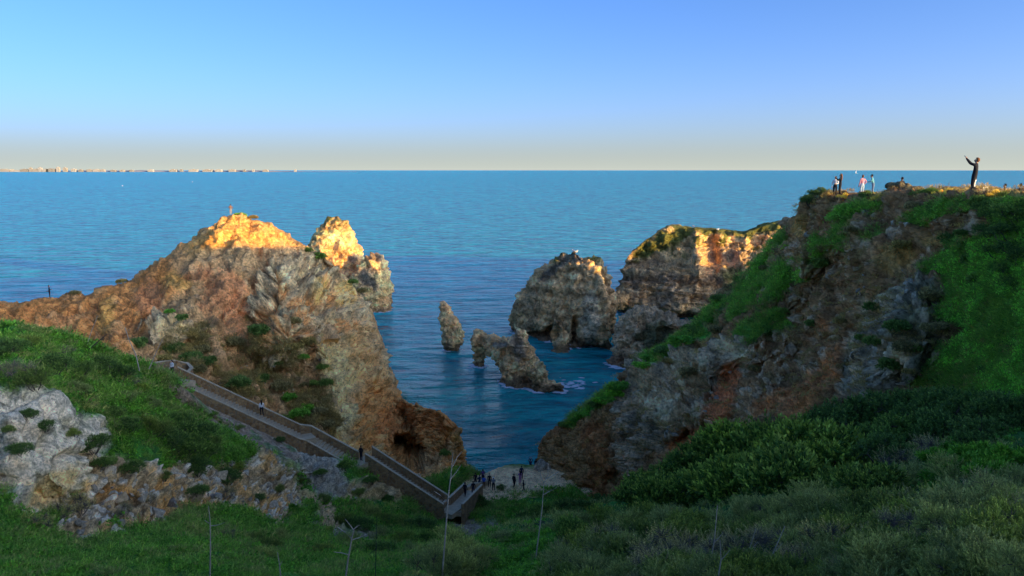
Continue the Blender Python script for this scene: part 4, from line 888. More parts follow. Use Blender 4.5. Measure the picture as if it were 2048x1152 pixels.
def sprigs(base, axis, length, nl, ll, lw, col, tip, rg, spread=.9, curl=.25):
    """leaves along twigs: base/axis (n,3); returns quads and colours"""
    n = len(base); t = (np.arange(nl) + .6) / nl
    pos = base[:, None] + axis[:, None] * (length[:, None] * t[None])[..., None]
    ref = unit(np.cross(axis, rg.normal(size=(n, 3)))); r2 = np.cross(axis, ref); ph = rg.uniform(0, 6.28, (n, 1)) + np.arange(nl)[None] * 2.4
    side = ref[:, None] * np.cos(ph)[..., None] + r2[:, None] * np.sin(ph)[..., None]
    sp_ = (spread * (1.05 - .75 * t))[None, :, None]
    d = unit(axis[:, None] * (1 - sp_ * .5) + side * sp_ + rg.normal(size=(n, nl, 3)) * .18); w_ = unit(np.cross(d, side + rg.normal(size=(n, nl, 3)) * .6))
    L = (ll * rg.uniform(.65, 1.25, (n, nl)))[..., None]; Wd = (lw * rg.uniform(.7, 1.25, (n, nl)))[..., None]; up = np.cross(w_, d)
    V = np.stack([pos, pos + d * L * .5 + w_ * Wd * .5, pos + d * L - up * L * curl, pos + d * L * .5 - w_ * Wd * .5], 2).reshape(-1, 3)
    F = np.arange(len(V)).reshape(-1, 4)
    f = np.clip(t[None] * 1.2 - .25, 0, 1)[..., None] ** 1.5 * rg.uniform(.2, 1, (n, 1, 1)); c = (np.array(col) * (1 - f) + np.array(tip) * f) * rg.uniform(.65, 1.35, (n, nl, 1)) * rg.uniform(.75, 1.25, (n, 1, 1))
    return V, F, np.repeat(c.reshape(-1, 3), 4, 0)
def lobes_points(lobes, n, rg, rmin=.72, upb=.25):
    k = rg.choice(len(lobes), n, p=np.array([l[3] * l[4] for l in lobes]) / sum(l[3] * l[4] for l in lobes)); d = unit(rg.normal(size=(n, 3)) + np.array([0, 0, upb])); d[:, 2] = np.where(d[:, 2] < -.25, -d[:, 2], d[:, 2])
    L = np.array([l[:3] for l in lobes])[k]; r = np.array([(l[3], l[3], l[4]) for l in lobes])[k]; rr = rg.uniform(rmin, 1.02, (n, 1)) * (1 + .12 * np.sin(d[:, :1] * 9 + k[:, None]) * np.cos(d[:, 1:2] * 7))
    return L + d * r * rr, unit(d * np.array([1, 1, .8]) + np.array([0, 0, .55]) + rg.normal(size=(n, 3)) * .3)
def stems(lobes, rg, r0=.05, extra=6, base=.25):
    V, F = [], []
    def tube(a, b, ra, rb):
        mid = (a + b) / 2 + Vector(rg.normal(size=3) * .10 * (b - a).length); pts = [(a, ra), (mid, (ra + rb) / 2), (b, rb)]; b0 = len(V)
        for i, (p, r) in enumerate(pts):
            d = (b - a).normalized(); u = d.orthogonal().normalized(); v_ = d.cross(u)
            V.extend([tuple(p + (u * math.cos(q * 2.09) + v_ * math.sin(q * 2.09)) * r) for q in range(3)])
        for i in range(2):
            for q in range(3): F.append((b0 + i * 3 + q, b0 + i * 3 + (q + 1) % 3, b0 + i * 3 + 3 + (q + 1) % 3, b0 + i * 3 + 3 + q))
    for l in lobes:
        c = Vector(l[:3]); g = Vector((c.x * base, c.y * base, -.25)); tube(g, c, r0, r0 * .5)
        for _ in range(extra):
            d = Vector(unit(rg.normal(size=3) + np.array([0, 0, .6]))); e = c + Vector((d.x * l[3], d.y * l[3], d.z * l[4])) * rg.uniform(.6, 1.0); tube(c, e, r0 * .45, r0 * .15)
    return V, F
PROTO = {}
def shrub_proto(kind, seed):  # fresh tips are pale; leaf bases darkened further to paint the shaded interior
    rg = np.random.default_rng(seed); K = dict(
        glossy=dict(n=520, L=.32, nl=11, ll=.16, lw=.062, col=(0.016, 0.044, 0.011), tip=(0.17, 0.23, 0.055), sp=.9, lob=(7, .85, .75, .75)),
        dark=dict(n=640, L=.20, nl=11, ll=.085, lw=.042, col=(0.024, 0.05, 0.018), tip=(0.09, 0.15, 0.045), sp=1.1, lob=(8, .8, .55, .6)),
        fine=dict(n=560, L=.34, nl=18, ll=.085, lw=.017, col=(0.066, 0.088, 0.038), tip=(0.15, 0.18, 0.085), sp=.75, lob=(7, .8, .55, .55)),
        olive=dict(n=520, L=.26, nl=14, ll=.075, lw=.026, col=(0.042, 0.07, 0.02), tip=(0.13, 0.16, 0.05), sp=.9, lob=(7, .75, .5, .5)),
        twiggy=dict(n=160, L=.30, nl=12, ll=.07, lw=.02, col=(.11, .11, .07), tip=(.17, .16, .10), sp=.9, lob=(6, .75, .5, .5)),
        sunlit_gold=dict(n=520, L=.16, nl=10, ll=.07, lw=.032, col=(.26, .22, .06), tip=(.42, .36, .11), sp=1.1, lob=(6, .7, .4, .4)),  # sunlit yellow put into the leaf colour
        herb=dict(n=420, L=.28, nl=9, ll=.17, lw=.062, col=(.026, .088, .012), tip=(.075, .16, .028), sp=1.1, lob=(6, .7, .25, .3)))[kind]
    nl, spread, rad, hz = K['lob']; lobes = []
    for i in range(nl):
        a = i * 2.4 + rg.uniform(-.4, .4); q = 0 if i == 0 else spread * rg.uniform(.6, 1.05); r = rad * rg.uniform(.75, 1.2)
        lobes.append((q * math.cos(a), q * math.sin(a), hz * rg.uniform(.7, 1.25) - (.15 if i else -.15), r, r * rg.uniform(.75, 1.0)))
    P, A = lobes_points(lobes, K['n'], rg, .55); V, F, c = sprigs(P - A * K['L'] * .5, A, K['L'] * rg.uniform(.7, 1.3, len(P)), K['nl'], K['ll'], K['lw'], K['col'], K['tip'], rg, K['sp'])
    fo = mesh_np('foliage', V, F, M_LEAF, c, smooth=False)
    SV, SF = stems(lobes, rg, .045 if kind != 'twiggy' else .03, 7 if kind != 'twiggy' else 46); st_ = poly_mesh('branches', SV, SF, M_BARK if kind != 'twiggy' else M_TWIG)
    return fo, st_
def far_proto(col, tip, seed, n=300, ll=.26, lw=.13):
    rg = np.random.default_rng(seed); lobes = [(.5 * math.cos(i * 2.4) * (i > 0), .5 * math.sin(i * 2.4) * (i > 0), .35 + .1 * rg.uniform(-1, 1), .5, .42) for i in range(5)]
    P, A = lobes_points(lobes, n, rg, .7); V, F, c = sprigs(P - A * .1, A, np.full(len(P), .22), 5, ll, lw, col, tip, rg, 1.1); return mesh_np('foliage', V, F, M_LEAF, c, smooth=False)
for k_, nm in enumerate(('glossy', 'dark', 'fine', 'olive', 'twiggy', 'sunlit_gold', 'herb')): PROTO[nm] = [shrub_proto(nm, 100 + 10 * k_ + j) for j in range(2 if nm not in ('glossy', 'fine') else 3)]
FAR = {'dark': [far_proto((.04, .075, .025), (.075, .12, .04), 300 + j) for j in range(2)], 'green': [far_proto((.05, .13, .025), (.10, .22, .04), 310 + j) for j in range(2)], 'brown': [far_proto((.085, .08, .045), (.15, .13, .08), 320 + j) for j in range(2)], 'sunlit_gold': [far_proto((.24, .20, .05), (.40, .33, .09), 330, 300, .14, .07)]}
KIND_NAME = {'glossy': 'leafy_shrub', 'dark': 'dark_shrub', 'fine': 'grey_green_shrub', 'olive': 'olive_green_shrub', 'twiggy': 'twiggy_shrub', 'sunlit_gold': 'sunlit_shrub', 'herb': 'broadleaf_herb'}
PR = np.random.default_rng(55)
def shrub(kind, p, s, label, group=None, flat=1.0, sink=.12):
    fo, st_ = PROTO[kind][PR.integers(len(PROTO[kind]))]; r = empty(KIND_NAME[kind], (p[0], p[1], p[2] - sink * s), label, 'herb' if kind == 'herb' else 'shrub', group); r.rotation_euler = (0, 0, PR.uniform(0, 6.28)); r.scale = (s, s, s * flat)
    f = link('foliage', fo, r); f['kind'] = 'stuff'; f.color = (1, 1, 1, 1); b = link('branches', st_, r); b['kind'] = 'stuff'; return r
def far_shrub(kind, p, s, label, group=None, flat=.8):
    fo = FAR[kind][PR.integers(len(FAR[kind]))]; o = link({'dark': 'dark_bush', 'green': 'green_bush', 'brown': 'dry_bush', 'sunlit_gold': 'sunlit_bush'}[kind], fo); o.location = (p[0], p[1], p[2] - .1 * s); o.rotation_euler = (0, 0, PR.uniform(0, 6.28)); o.scale = (s, s, s * flat); tag(o, label, 'bush', group); return o
FSN, NSN, RHN_, LHN_ = ['front_slope'], ['near_slope'], ['right_hill'], ['left_hill']
# --- foreground right: leafy shrubs along the brow, grey green and olive ones below
for px, py, s in ((1262, 1010, .8), (1300, 985, 1.0), (1345, 965, 1.15), (1392, 945, 1.2), (1440, 935, 1.35), (1490, 925, 1.45), (1540, 920, 1.5), (1592, 925, 1.4), (1640, 930, 1.3), (1330, 1010, 1.0), (1395, 1000, 1.1), (1450, 995, 1.2), (1505, 985, 1.2), (1560, 980, 1.2), (1620, 975, 1.1), (1668, 965, 1.0), (1710, 960, .9), (1740, 1000, .7), (1690, 1005, .8)):
    shrub('glossy', on(px, py, FSN)[0], s, 'leafy green shrub with pale fresh tips in the thicket below the right cliff', 'leafy shrubs in the thicket below the right cliff')
for px, py, s in ((1670, 870, 1.3), (1715, 858, 1.4), (1760, 850, 1.4), (1805, 842, 1.3), (1850, 835, 1.3), (1900, 838, 1.2), (1950, 845, 1.1), (2000, 850, 1.1), (2045, 860, 1.0), (1730, 890, 1.2), (1780, 885, 1.2), (1830, 878, 1.2), (1885, 880, 1.1), (1640, 890, 1.1), (1700, 915, 1.0), (1960, 890, .9), (1760, 925, .9), (1590, 880, 1.0)):
    shrub('dark', on(px, py, FSN)[0], s, 'low dark green shrub of the thicket below the bright grass slope', 'dark shrubs below the bright grass slope')
for px, py, s in ((1920, 905, .7), (1965, 915, .75), (2010, 925, .8), (1890, 925, .7), (2045, 905, .8), (1940, 945, .7), (1990, 960, .7), (1880, 960, .6), (1915, 1010, .55), (1850, 1040, .5), (1980, 1010, .55)):
    shrub('herb', on(px, py, FSN)[0], s, 'bright green broad leaved herb among the shrubs at the right', 'bright green herbs at the right edge')
pts = []
for gy in np.arange(1030, 1200, 26):
    for gx in np.arange(1130, 2100, 44):
        if gy < 1040 and gx < 1500: continue
        pts.append((gx + PR.uniform(-18, 18), gy + PR.uniform(-10, 10)))
for px, py in pts:
    p = on(px, py, FSN)[0]; zone = fbm(np.array([[px * .008, py * .012, .3]]), 2, 900)[0]; u = PR.uniform(); d = np.hypot(p[0], p[1])
    k = 'fine' if zone > -.05 else ('olive' if u < .75 else 'twiggy'); k = 'twiggy' if u > .93 else k
    shrub(k, p, np.clip(d / 26, .32, .8) * PR.uniform(.75, 1.2), {'fine': 'fine leaved grey green shrub in the front scrub', 'olive': 'olive green shrub in the front scrub', 'twiggy': 'half bare twiggy shrub in the front scrub'}[k], {'fine': 'grey green shrubs of the front scrub', 'olive': 'olive shrubs of the front scrub', 'twiggy': 'twiggy shrubs of the front scrub'}[k])
for px, py, s, k in ((1800, 935, .8, 'twiggy'), (1860, 915, .8, 'twiggy'), (1905, 965, .7, 'fine'), (1830, 970, .75, 'fine'), (1780, 980, .7, 'fine'), (1960, 985, .7, 'twiggy'), (2020, 985, .7, 'fine'), (1730, 1035, .6, 'fine'), (2035, 1040, .6, 'olive'), (1210, 1040, .9, 'olive'), (1160, 1060, .8, 'fine'), (1250, 1060, .9, 'fine'), (1300, 1045, .9, 'olive'), (1350, 1055, .8, 'fine'), (1195, 1085, .7, 'olive')):
    shrub(k, on(px, py, FSN)[0], s, {'fine': 'fine leaved grey green shrub in the front scrub', 'olive': 'olive green shrub in the front scrub', 'twiggy': 'half bare twiggy shrub in the front scrub'}[k], {'fine': 'grey green shrubs of the front scrub', 'olive': 'olive shrubs of the front scrub', 'twiggy': 'twiggy shrubs of the front scrub'}[k])
shrub('dark', on(1150, 1088, FSN)[0], .75, 'single dark upright bush on the bright knoll', None, 1.5)
for px, py, s in ((1010, 1080, .6), (1060, 1070, .6), (1110, 1062, .7), (1040, 1100, .5), (985, 1110, .5), (1090, 1120, .5)): shrub('fine', on(px, py, FSN)[0], s, 'small grey green cushion on the bright knoll', 'grey green cushions on the bright knoll', .7)
for px, py, s in ((900, 1135, .9), (930, 1120, .8), (870, 1145, .8), (905, 1100, .9), (950, 1135, .7)): shrub('fine', on(px, py, FSN)[0], s, 'grey green shrub left of the bright knoll in front of the stair foot', 'grey green shrubs left of the knoll', 1.0)
# --- dark scrub between the knoll and the dirt point, and down the gully beside the stairs
for px, py, s in ((1045, 1060, 1.1), (1075, 1042, 1.5), (1095, 1040, 1.8), (1125, 1035, 2.0), (1165, 1030, 2.0), (1200, 1020, 1.8), (1060, 1068, 1.0), (1110, 1055, 1.8), (1150, 1048, 1.8), (1052, 1034, .9), (1235, 1012, 1.6), (1000, 1072, .8)): shrub('dark', on(px, py, NSN + ['dirt_point'])[0], s * .9, 'dark shrub of the belt between the dirt point and the bright knoll', 'dark shrubs beside the dirt point')
for px, py, s in ((735, 1030, 1.3), (770, 1045, 1.3), (805, 1050, 1.4), (840, 1060, 1.5), (720, 1055, 1.2), (760, 1075, 1.2), (800, 1085, 1.2), (850, 1090, 1.3), (880, 1075, 1.3), (690, 1040, 1.1), (820, 1110, 1.0), (760, 1110, 1.0), (700, 1085, 1.0), (640, 1110, .8), (540, 1095, .9), (510, 1085, .9), (560, 1075, .8), (650, 1065, .8), (530, 1120, .8)): shrub(('dark', 'olive', 'fine')[PR.integers(3)], on(px, py, NSN)[0], s * .8, 'shrub in the shaded gully below the staircase', 'shrubs in the gully below the staircase')
# --- near slope on the left
for px, py, s, k, lab in ((350, 865, 1.7, 'dark', None), (390, 880, 1.7, 'dark', None), (330, 890, 1.5, 'dark', None), (370, 905, 1.6, 'dark', None), (410, 915, 1.4, 'dark', None), (310, 865, 1.3, 'olive', None), (395, 940, 1.2, 'dark', None), (290, 850, 1.1, 'olive', None), (365, 845, 1.2, 'olive', None), (425, 890, 1.1, 'olive', None)):
    shrub(k, on(px, py, NSN)[0], s * .8, 'shrub of the big dark clump hanging over the rubble bank', 'shrubs of the clump over the rubble bank')
for px, py, s, k, lab in ((30, 745, 1.3, 'twiggy', 'brown twiggy shrub on the left grass slope, near the picture edge'), (70, 765, 1.2, 'olive', 'olive shrub on the left grass slope, above the pale rock'), (10, 705, 1.1, 'dark', 'dark shrub at the left edge of the grass slope'), (110, 740, 1.1, 'dark', 'dark shrub in the middle of the left grass slope'), (205, 742, 1.2, 'dark', 'dark shrub on the brow above the stair head, left one'), (240, 755, 1.2, 'dark', 'dark shrub on the brow above the stair head, right one'), (190, 895, .95, 'dark', 'dark shrub in the notch between the two pale rocks'), (120, 1030, 1.0, 'twiggy', 'bare twiggy shrub under the pale rock, left one'), (165, 1020, 1.1, 'twiggy', 'bare twiggy shrub against the rubble bank'), (75, 1055, .9, 'twiggy', 'bare twiggy shrub low at the left, by the green bowl'), (500, 905, .9, 'herb', 'bright herb clump at the end of the big dark clump'), (470, 885, .9, 'herb', 'bright herb clump beside the big dark clump'), (590, 1020, .8, 'herb', 'green creeper hanging on the rubble bank'), (600, 1050, .7, 'herb', 'green creeper at the foot of the rubble bank'), (650, 1000, .8, 'olive', 'small olive shrub below the blue grey crag'), (245, 800, .9, 'fine', 'grey green shrub on the left grass slope'), (150, 790, .9, 'fine', 'grey green shrub between grass and pale rock'), (455, 1075, .7, 'twiggy', 'bare twiggy shrub beside the white stalk')):
    shrub(k, on(px, py, NSN)[0], s * .85, lab)
for px, py, s, k in ((40, 905, .5, 'dark'), (95, 860, .45, 'dark'), (150, 868, .5, 'olive'), (60, 832, .45, 'dark'), (20, 860, .4, 'olive')): shrub(k, on(px, py, NSN)[0], s, 'small shrub rooted in a crack of the pale near rock', 'small shrubs on the pale near rock')
for px, py, s, k in ((270, 938, .6, 'dark'), (330, 962, .55, 'olive'), (215, 932, .6, 'dark'), (300, 1002, .5, 'twiggy'), (400, 985, .6, 'dark'), (455, 962, .9, 'dark'), (457, 992, .8, 'twiggy'), (520, 1000, .5, 'dark'), (560, 978, .5, 'olive'), (250, 1022, .6, 'twiggy'), (480, 935, .6, 'olive'), (610, 965, .6, 'olive')): shrub(k, on(px, py, NSN)[0], s, 'small shrub clinging to the rubble bank', 'small shrubs on the rubble bank')
for px, py, s, k in ((690, 935, .7, 'dark'), (745, 962, .7, 'dark'), (640, 945, .55, 'dark'), (775, 1000, .7, 'dark'), (560, 880, .5, 'dark'), (480, 855, .5, 'olive'), (430, 832, .45, 'dark'), (715, 985, .6, 'olive')): shrub(k, on(px, py, NSN)[0], s, 'small shrub on the bank just below the staircase', 'small shrubs below the staircase')
for px, py, s, k in ((60, 690, .7, 'olive'), (130, 705, .7, 'twiggy'), (165, 745, .8, 'dark'), (280, 785, .8, 'olive'), (230, 830, .7, 'dark'), (300, 815, .7, 'fine'), (180, 810, .6, 'twiggy'), (90, 785, .8, 'dark'), (330, 800, .6, 'dark'), (265, 765, .6, 'twiggy'), (145, 765, .7, 'olive'), (255, 860, .8, 'dark')): shrub(k, on(px, py, NSN)[0], s, 'shrub scattered over the left grass slope', 'shrubs scattered over the left grass slope')
# --- scrub on the orange hill's flank
TAL0 = [(340, 625), (365, 635), (300, 655), (280, 690), (400, 705), (420, 725), (440, 745), (395, 745), (380, 720), (470, 690), (540, 690), (605, 720), (640, 740), (655, 770), (650, 800), (640, 830), (615, 815), (600, 830), (630, 860), (580, 800), (560, 780), (520, 760), (545, 640), (520, 670), (480, 770), (500, 790), (430, 770), (460, 800), (590, 700), (615, 690), (430, 600), (560, 730), (630, 770), (660, 850), (690, 900), (590, 650), (745, 560), (730, 545), (700, 555), (640, 515), (620, 500), (890, 905), (430, 700), (350, 700), (330, 720), (570, 840), (540, 820), (610, 770)]
TAL = [q for i, q in enumerate(TAL0) if i % 4 != 2]
for i, (px, py) in enumerate(TAL):
    p = on(px, py, LHN_)[0]; u = PR.uniform(); k = 'green' if (px, py) in ((600, 830), (615, 815), (340, 625), (605, 720), (580, 800)) else ('dark' if u < .55 else 'brown')
    far_shrub(k, p, PR.uniform(.55, 1.25), {'dark': 'dark bush on the flank of the orange hill', 'green': 'green bush on the flank of the orange hill', 'brown': 'dry brown bush on the flank of the orange hill'}[k], {'dark': 'dark bushes on the orange hill', 'green': 'green bushes on the orange hill', 'brown': 'dry bushes on the orange hill'}[k], 1.0)
far_shrub('green', at(480, 434, 112.5), .9, 'small green bush on the peak of the orange hill'); far_shrub('brown', at(506, 438, 113), .8, 'small dry bush on the peak of the orange hill'); far_shrub('brown', at(150, 588, 101.5), .7, 'small dry bush on the ridge at the left'); far_shrub('brown', at(243, 566, 103.5), .8, 'small dry bush where the ridge starts to rise')
# --- right hill slope
for i in range(48):
    px, py = PR.uniform(1290, 2040), PR.uniform(405, 770); s = PATCHES['right_hill']; p, n_ = on(px, py, RHN_)
    qx, qy = project(p[None]); 
    if p[1] > 96 or math.hypot(qx[0] - px, qy[0] - py) > 8: continue
    j = np.argmin(((s.flat() - p)**2).sum(1)); g = s.gr[j]; k = 'dark' if g > .4 or PR.uniform() < .5 else 'brown'
    far_shrub(k, p + n_ * .1, PR.uniform(.4, .85) * (p[1] / 60) ** .5, {'dark': 'low dark bush on the right hill slope', 'brown': 'dry bush on the right hill slope'}[k], {'dark': 'dark bushes on the right hill', 'brown': 'dry bushes on the right hill'}[k], 1.05)
for px, py, s, k in ((1240, 772, 1.3, 'green'), (1225, 785, 1.2, 'green'), (1205, 800, 1.2, 'green'), (1190, 806, 1.0, 'dark'), (1165, 828, 1.0, 'green'), (1145, 840, 1.0, 'green'), (1125, 850, 1.0, 'dark'), (1300, 715, 1.2, 'green'), (1330, 700, 1.3, 'dark'), (1360, 682, 1.3, 'green'), (1390, 660, 1.2, 'dark'), (1280, 730, 1.0, 'green'), (1420, 640, 1.1, 'green'), (1440, 600, 1.2, 'dark')):
    far_shrub(k, on(px, py, RHN_)[0], s, 'green bush along the falling edge of the right hill' if k == 'green' else 'dark bush along the falling edge of the right hill', 'green bushes on the falling edge' if k == 'green' else 'dark bushes on the falling edge', .6)
for px, py, s in ((1992, 432, .9), (2022, 470, 1.0), (2038, 520, 1.0), (2002, 505, .9), (2040, 440, 1.0), (1966, 418, .7), (2015, 550, .8), (1985, 470, .8), (2046, 580, .8)): shrub('dark', on(px, py, RHN_)[0], s * .85, 'dark shrub of the patch at the top of the bright grass slope', 'dark shrubs at the top of the bright grass slope', .9)
for px, py, s in ((958, 1002, .8), (972, 1010, .7), (948, 1012, .6), (1000, 975, .5)): shrub('dark', on(px, py, ['dirt_point'])[0], s, 'small dark shrub on the dirt point next to the walled ramp', 'small dark shrubs on the dirt point')
# --- crest: low scrub; the golden kind has its sunlit tone put into the leaf colour
for px, py, Y, s, k, lab in ((1764, 405, 51, .80, 'sunlit_gold', 'big golden cushion shrub in the sun at the middle of the crest'), (1690, 399, 56, .62, 'sunlit_gold', 'sunlit golden shrub at the feet of the long haired photographer'), (1712, 399, 55.5, .55, 'sunlit_gold', 'sunlit golden shrub right of the long haired photographer'), (1640, 396, 60, .8, 'dark', 'dark shrub at the left end of the crest'), (1655, 394, 59, .6, 'twiggy', 'dry shrub near the left end of the crest'), (1622, 410, 62, .9, 'dark', 'dark shrub on the corner where the crest falls away'), (1735, 397, 54, .55, 'dark', 'dark low shrub between the pink and teal dressed people'), (1862, 392, 43, .5, 'dark', 'dark low shrub left of the sunny tufts on the crest'), (1882, 392, 41, .42, 'sunlit_gold', 'left of three sunlit golden tufts before the man in black'), (1898, 391, 40, .46, 'sunlit_gold', 'middle of three sunlit golden tufts before the man in black'), (1922, 391, 38, .36, 'sunlit_gold', 'right of three sunlit golden tufts before the man in black'), (1972, 396, 34.5, .62, 'twiggy', 'brown dry shrub just right of the man in black'), (1990, 397, 34, .5, 'sunlit_gold', 'sunlit golden tuft right of the brown dry shrub'), (2012, 398, 33, .42, 'olive', 'olive tuft on the crest near the right edge'), (1840, 395, 46, .5, 'dark', 'dark shrub at the right end of the leaning crest rock')):
    shrub(k, at(px, py, Y), s, lab, None, .85, 0.0)
# ================================================================== grass: one mass per slope
def tuft_proto(seed, n, r, h, ll, lw, col, tip):
    rg = np.random.default_rng(seed); b = np.stack([rg.normal(size=n) * r, rg.normal(size=n) * r, rg.uniform(0, h * .5, n)], 1); a = unit(rg.normal(size=(n, 3)) * .55 + np.array([0, 0, .8]))
    V, F, c = sprigs(b, a, np.full(n, h * .4), 2, ll, lw, col, tip, rg, .8, .3); o = bpy.data.objects.new('tuft', mesh_np('tuft', V, F, M_LEAF, c, smooth=False)); return o
TUFT = {'clover': tuft_proto(1, 34, .22, .16, .13, .075, (.036, .10, .018), (.07, .16, .03)), 'grass': tuft_proto(2, 40, .16, .22, .26, .022, (.05, .11, .025), (.11, .17, .045)), 'bright': tuft_proto(4, 34, .22, .16, .13, .07, (.10, .26, .055), (.17, .34, .08)), 'mid': tuft_proto(6, 34, .22, .16, .13, .06, (.065, .17, .03), (.11, .22, .05)), 'brown': tuft_proto(5, 30, .2, .16, .2, .03, (.10, .085, .045), (.17, .145, .08)), 'dull': tuft_proto(3, 34, .2, .18, .2, .03, (.07, .10, .04), (.14, .14, .07))}
def scatter(name, patch, mask, n, kind, smin, smax, label_kind='stuff', seed=1, tilt=.5):
    s = PATCHES[patch]; rg = np.random.default_rng(seed); P = s.P; G = P.reshape(-1, 3)
    du = np.linalg.norm(np.gradient(P, axis=0), axis=-1).ravel(); dv = np.linalg.norm(np.gradient(P, axis=1), axis=-1).ravel(); dist2 = ((G - np.array([0, 0, EYE]))**2).sum(1)
    px, py = s.proj(); w_ = du * dv * np.clip(mask, 0, 1) ** 2 / dist2 * ((px > -260) & (px < 2420) & (py < 1210)); w_ = np.where(np.isfinite(w_), w_, 0); k = rg.choice(len(G), n, p=w_ / w_.sum()); q = G[k] + rg.normal(size=(n, 3)) * np.sqrt(du * dv)[k][:, None] * .3
    me = bpy.data.meshes.new(name); me.vertices.add(n); me.vertices.foreach_set('co', q.astype(np.float32).ravel())
    N = s.N[k]; rot = np.zeros((n, 3), np.float32)
    for i in range(n):
        nn = Vector(N[i] * tilt + np.array([0, 0, 1.0])); nn.normalize(); e = (nn.to_track_quat('Z', 'Y').to_matrix() @ Matrix.Rotation(rg.uniform(0, 6.28), 3, 'Z')).to_euler(); rot[i] = e
    a = me.attributes.new('rot', 'FLOAT_VECTOR', 'POINT'); a.data.foreach_set('vector', rot.ravel()); a = me.attributes.new('scl', 'FLOAT', 'POINT'); a.data.foreach_set('value', (rg.uniform(smin, smax, n) * np.clip(np.sqrt(dist2[k]) / 45, .55, 1.7)).astype(np.float32))
    o = link(name, me); o['kind'] = 'stuff'; g = bpy.data.node_groups.new(name, 'GeometryNodeTree'); g.interface.new_socket('Geometry', in_out='INPUT', socket_type='NodeSocketGeometry'); g.interface.new_socket('Geometry', in_out='OUTPUT', socket_type='NodeSocketGeometry')
    gi = g.nodes.new('NodeGroupInput'); go = g.nodes.new('NodeGroupOutput'); ip = g.nodes.new('GeometryNodeInstanceOnPoints'); ob = g.nodes.new('GeometryNodeObjectInfo'); ob.inputs['Object'].default_value = TUFT[kind]
    r_ = g.nodes.new('GeometryNodeInputNamedAttribute'); r_.data_type = 'FLOAT_VECTOR'; r_.inputs['Name'].default_value = 'rot'; s_ = g.nodes.new('GeometryNodeInputNamedAttribute'); s_.data_type = 'FLOAT'; s_.inputs['Name'].default_value = 'scl'
    g.links.new(gi.outputs[0], ip.inputs['Points']); g.links.new(ob.outputs['Geometry'], ip.inputs['Instance']); g.links.new(r_.outputs[0], ip.inputs['Rotation']); g.links.new(s_.outputs[0], ip.inputs['Scale']); g.links.new(ip.outputs[0], go.inputs[0])
    md = o.modifiers.new('scatter', 'NODES'); md.node_group = g; return o
def gmask(p, sc, th, seed): s = PATCHES[p]; return s.gr * sstep(th - .2, th + .2, fbm(s.flat() * sc, 3, seed))
scatter('clover_grass', 'near_slope', gmask('near_slope', .3, -.15, 951), 9000, 'clover', .6, 1.3, seed=11); scatter('long_grass', 'near_slope', PATCHES['near_slope'].gr, 5000, 'grass', .6, 1.4, seed=12); scatter('dry_grass', 'near_slope', gmask('near_slope', .4, .0, 952), 4500, 'dull', .6, 1.3, seed=13)
RHp = PATCHES['right_hill']; BR = RHp.poly([(1830, 770), (1900, 700), (1940, 660), (1880, 640), (1900, 560), (1850, 550), (1930, 480), (2060, 450), (2500, 420), (2700, 1000), (2100, 840), (1980, 800)], 8, 9)
scatter('bright_hill_grass', 'right_hill', gmask('right_hill', .2, -.1, 953) * BR, 15000, 'bright', .4, .85, seed=14); scatter('hill_grass', 'right_hill', gmask('right_hill', .2, -.1, 953) * (1 - BR), 3200, 'mid', .5, 1.0, seed=24); scatter('hill_long_grass', 'right_hill', PATCHES['right_hill'].gr, 6500, 'grass', .6, 1.4, seed=15); scatter('hill_dry_grass', 'right_hill', .25 + .5 * gmask('right_hill', .3, .1, 954), 4500, 'brown', .5, 1.1, seed=16)
LHp = PATCHES['left_hill']; scatter('hill_scrub', 'left_hill', LHp.poly([(500, 640), (560, 680), (640, 740), (668, 830), (650, 890), (560, 860), (450, 810), (370, 745), (310, 700), (400, 640), (450, 700)], 25, 25) * sstep(-.1, .3, fbm(LHp.flat() * .35, 4, 960)), 2600, 'brown', .7, 1.4, seed=19)
scatter('front_grass', 'front_slope', PATCHES['front_slope'].br + .15, 5000, 'clover', .6, 1.2, seed=17); scatter('front_dry_grass', 'front_slope', 1 - PATCHES['front_slope'].br, 3500, 'dull', .7, 1.5, seed=18)
# ================================================================== tall dry flower stalks
def stalk(pts, rad, arms, label, mat=None):
    """pts: (px,py,Y) from foot to tip; arms: lists of the same"""
    W0 = [Vector(at(*p)) for p in pts]; r = empty('dry_stalk', W0[0], label, 'stalk')
    def tb(name, W, r0, r1):
        V, F = [], []; n = len(W); r0, r1 = r0 * .85, r1 * .75
        for i, p in enumerate(W):
            d = (W[min(i + 1, n - 1)] - W[max(i - 1, 0)]).normalized(); u = d.orthogonal().normalized(); v_ = d.cross(u); q = r0 + (r1 - r0) * i / max(n - 1, 1); V += [tuple(p - W0[0] + (u * math.cos(k * 1.047) + v_ * math.sin(k * 1.047)) * q) for k in range(6)]
        for i in range(n - 1): F += [(i * 6 + k, i * 6 + (k + 1) % 6, i * 6 + 6 + (k + 1) % 6, i * 6 + 6 + k) for k in range(6)]
        link(name, poly_mesh(name, V, F, mat or M_DRY, True), r)
    tb('stem', W0, rad, rad * .5)
    for a in arms: tb('branch', [Vector(at(*p)) for p in a], rad * .55, rad * .3)
M_DKST = plain_mat('dark_stem', (.06, .05, .045), .9, .2, 6.0)
stalk([(884, 1160, 22), (890, 1080, 22.1), (897, 990, 22.2), (902, 950, 22.3), (906, 905, 22.3)], .035, [[(904, 935, 22.3), (914, 915, 22.4), (924, 903, 22.4)], [(901, 958, 22.3), (912, 945, 22.4), (922, 930, 22.4)], [(895, 1004, 22.2), (880, 990, 22.2), (868, 982, 22.2)]], 'tall pale dry stalk rising in front of the stair foot')
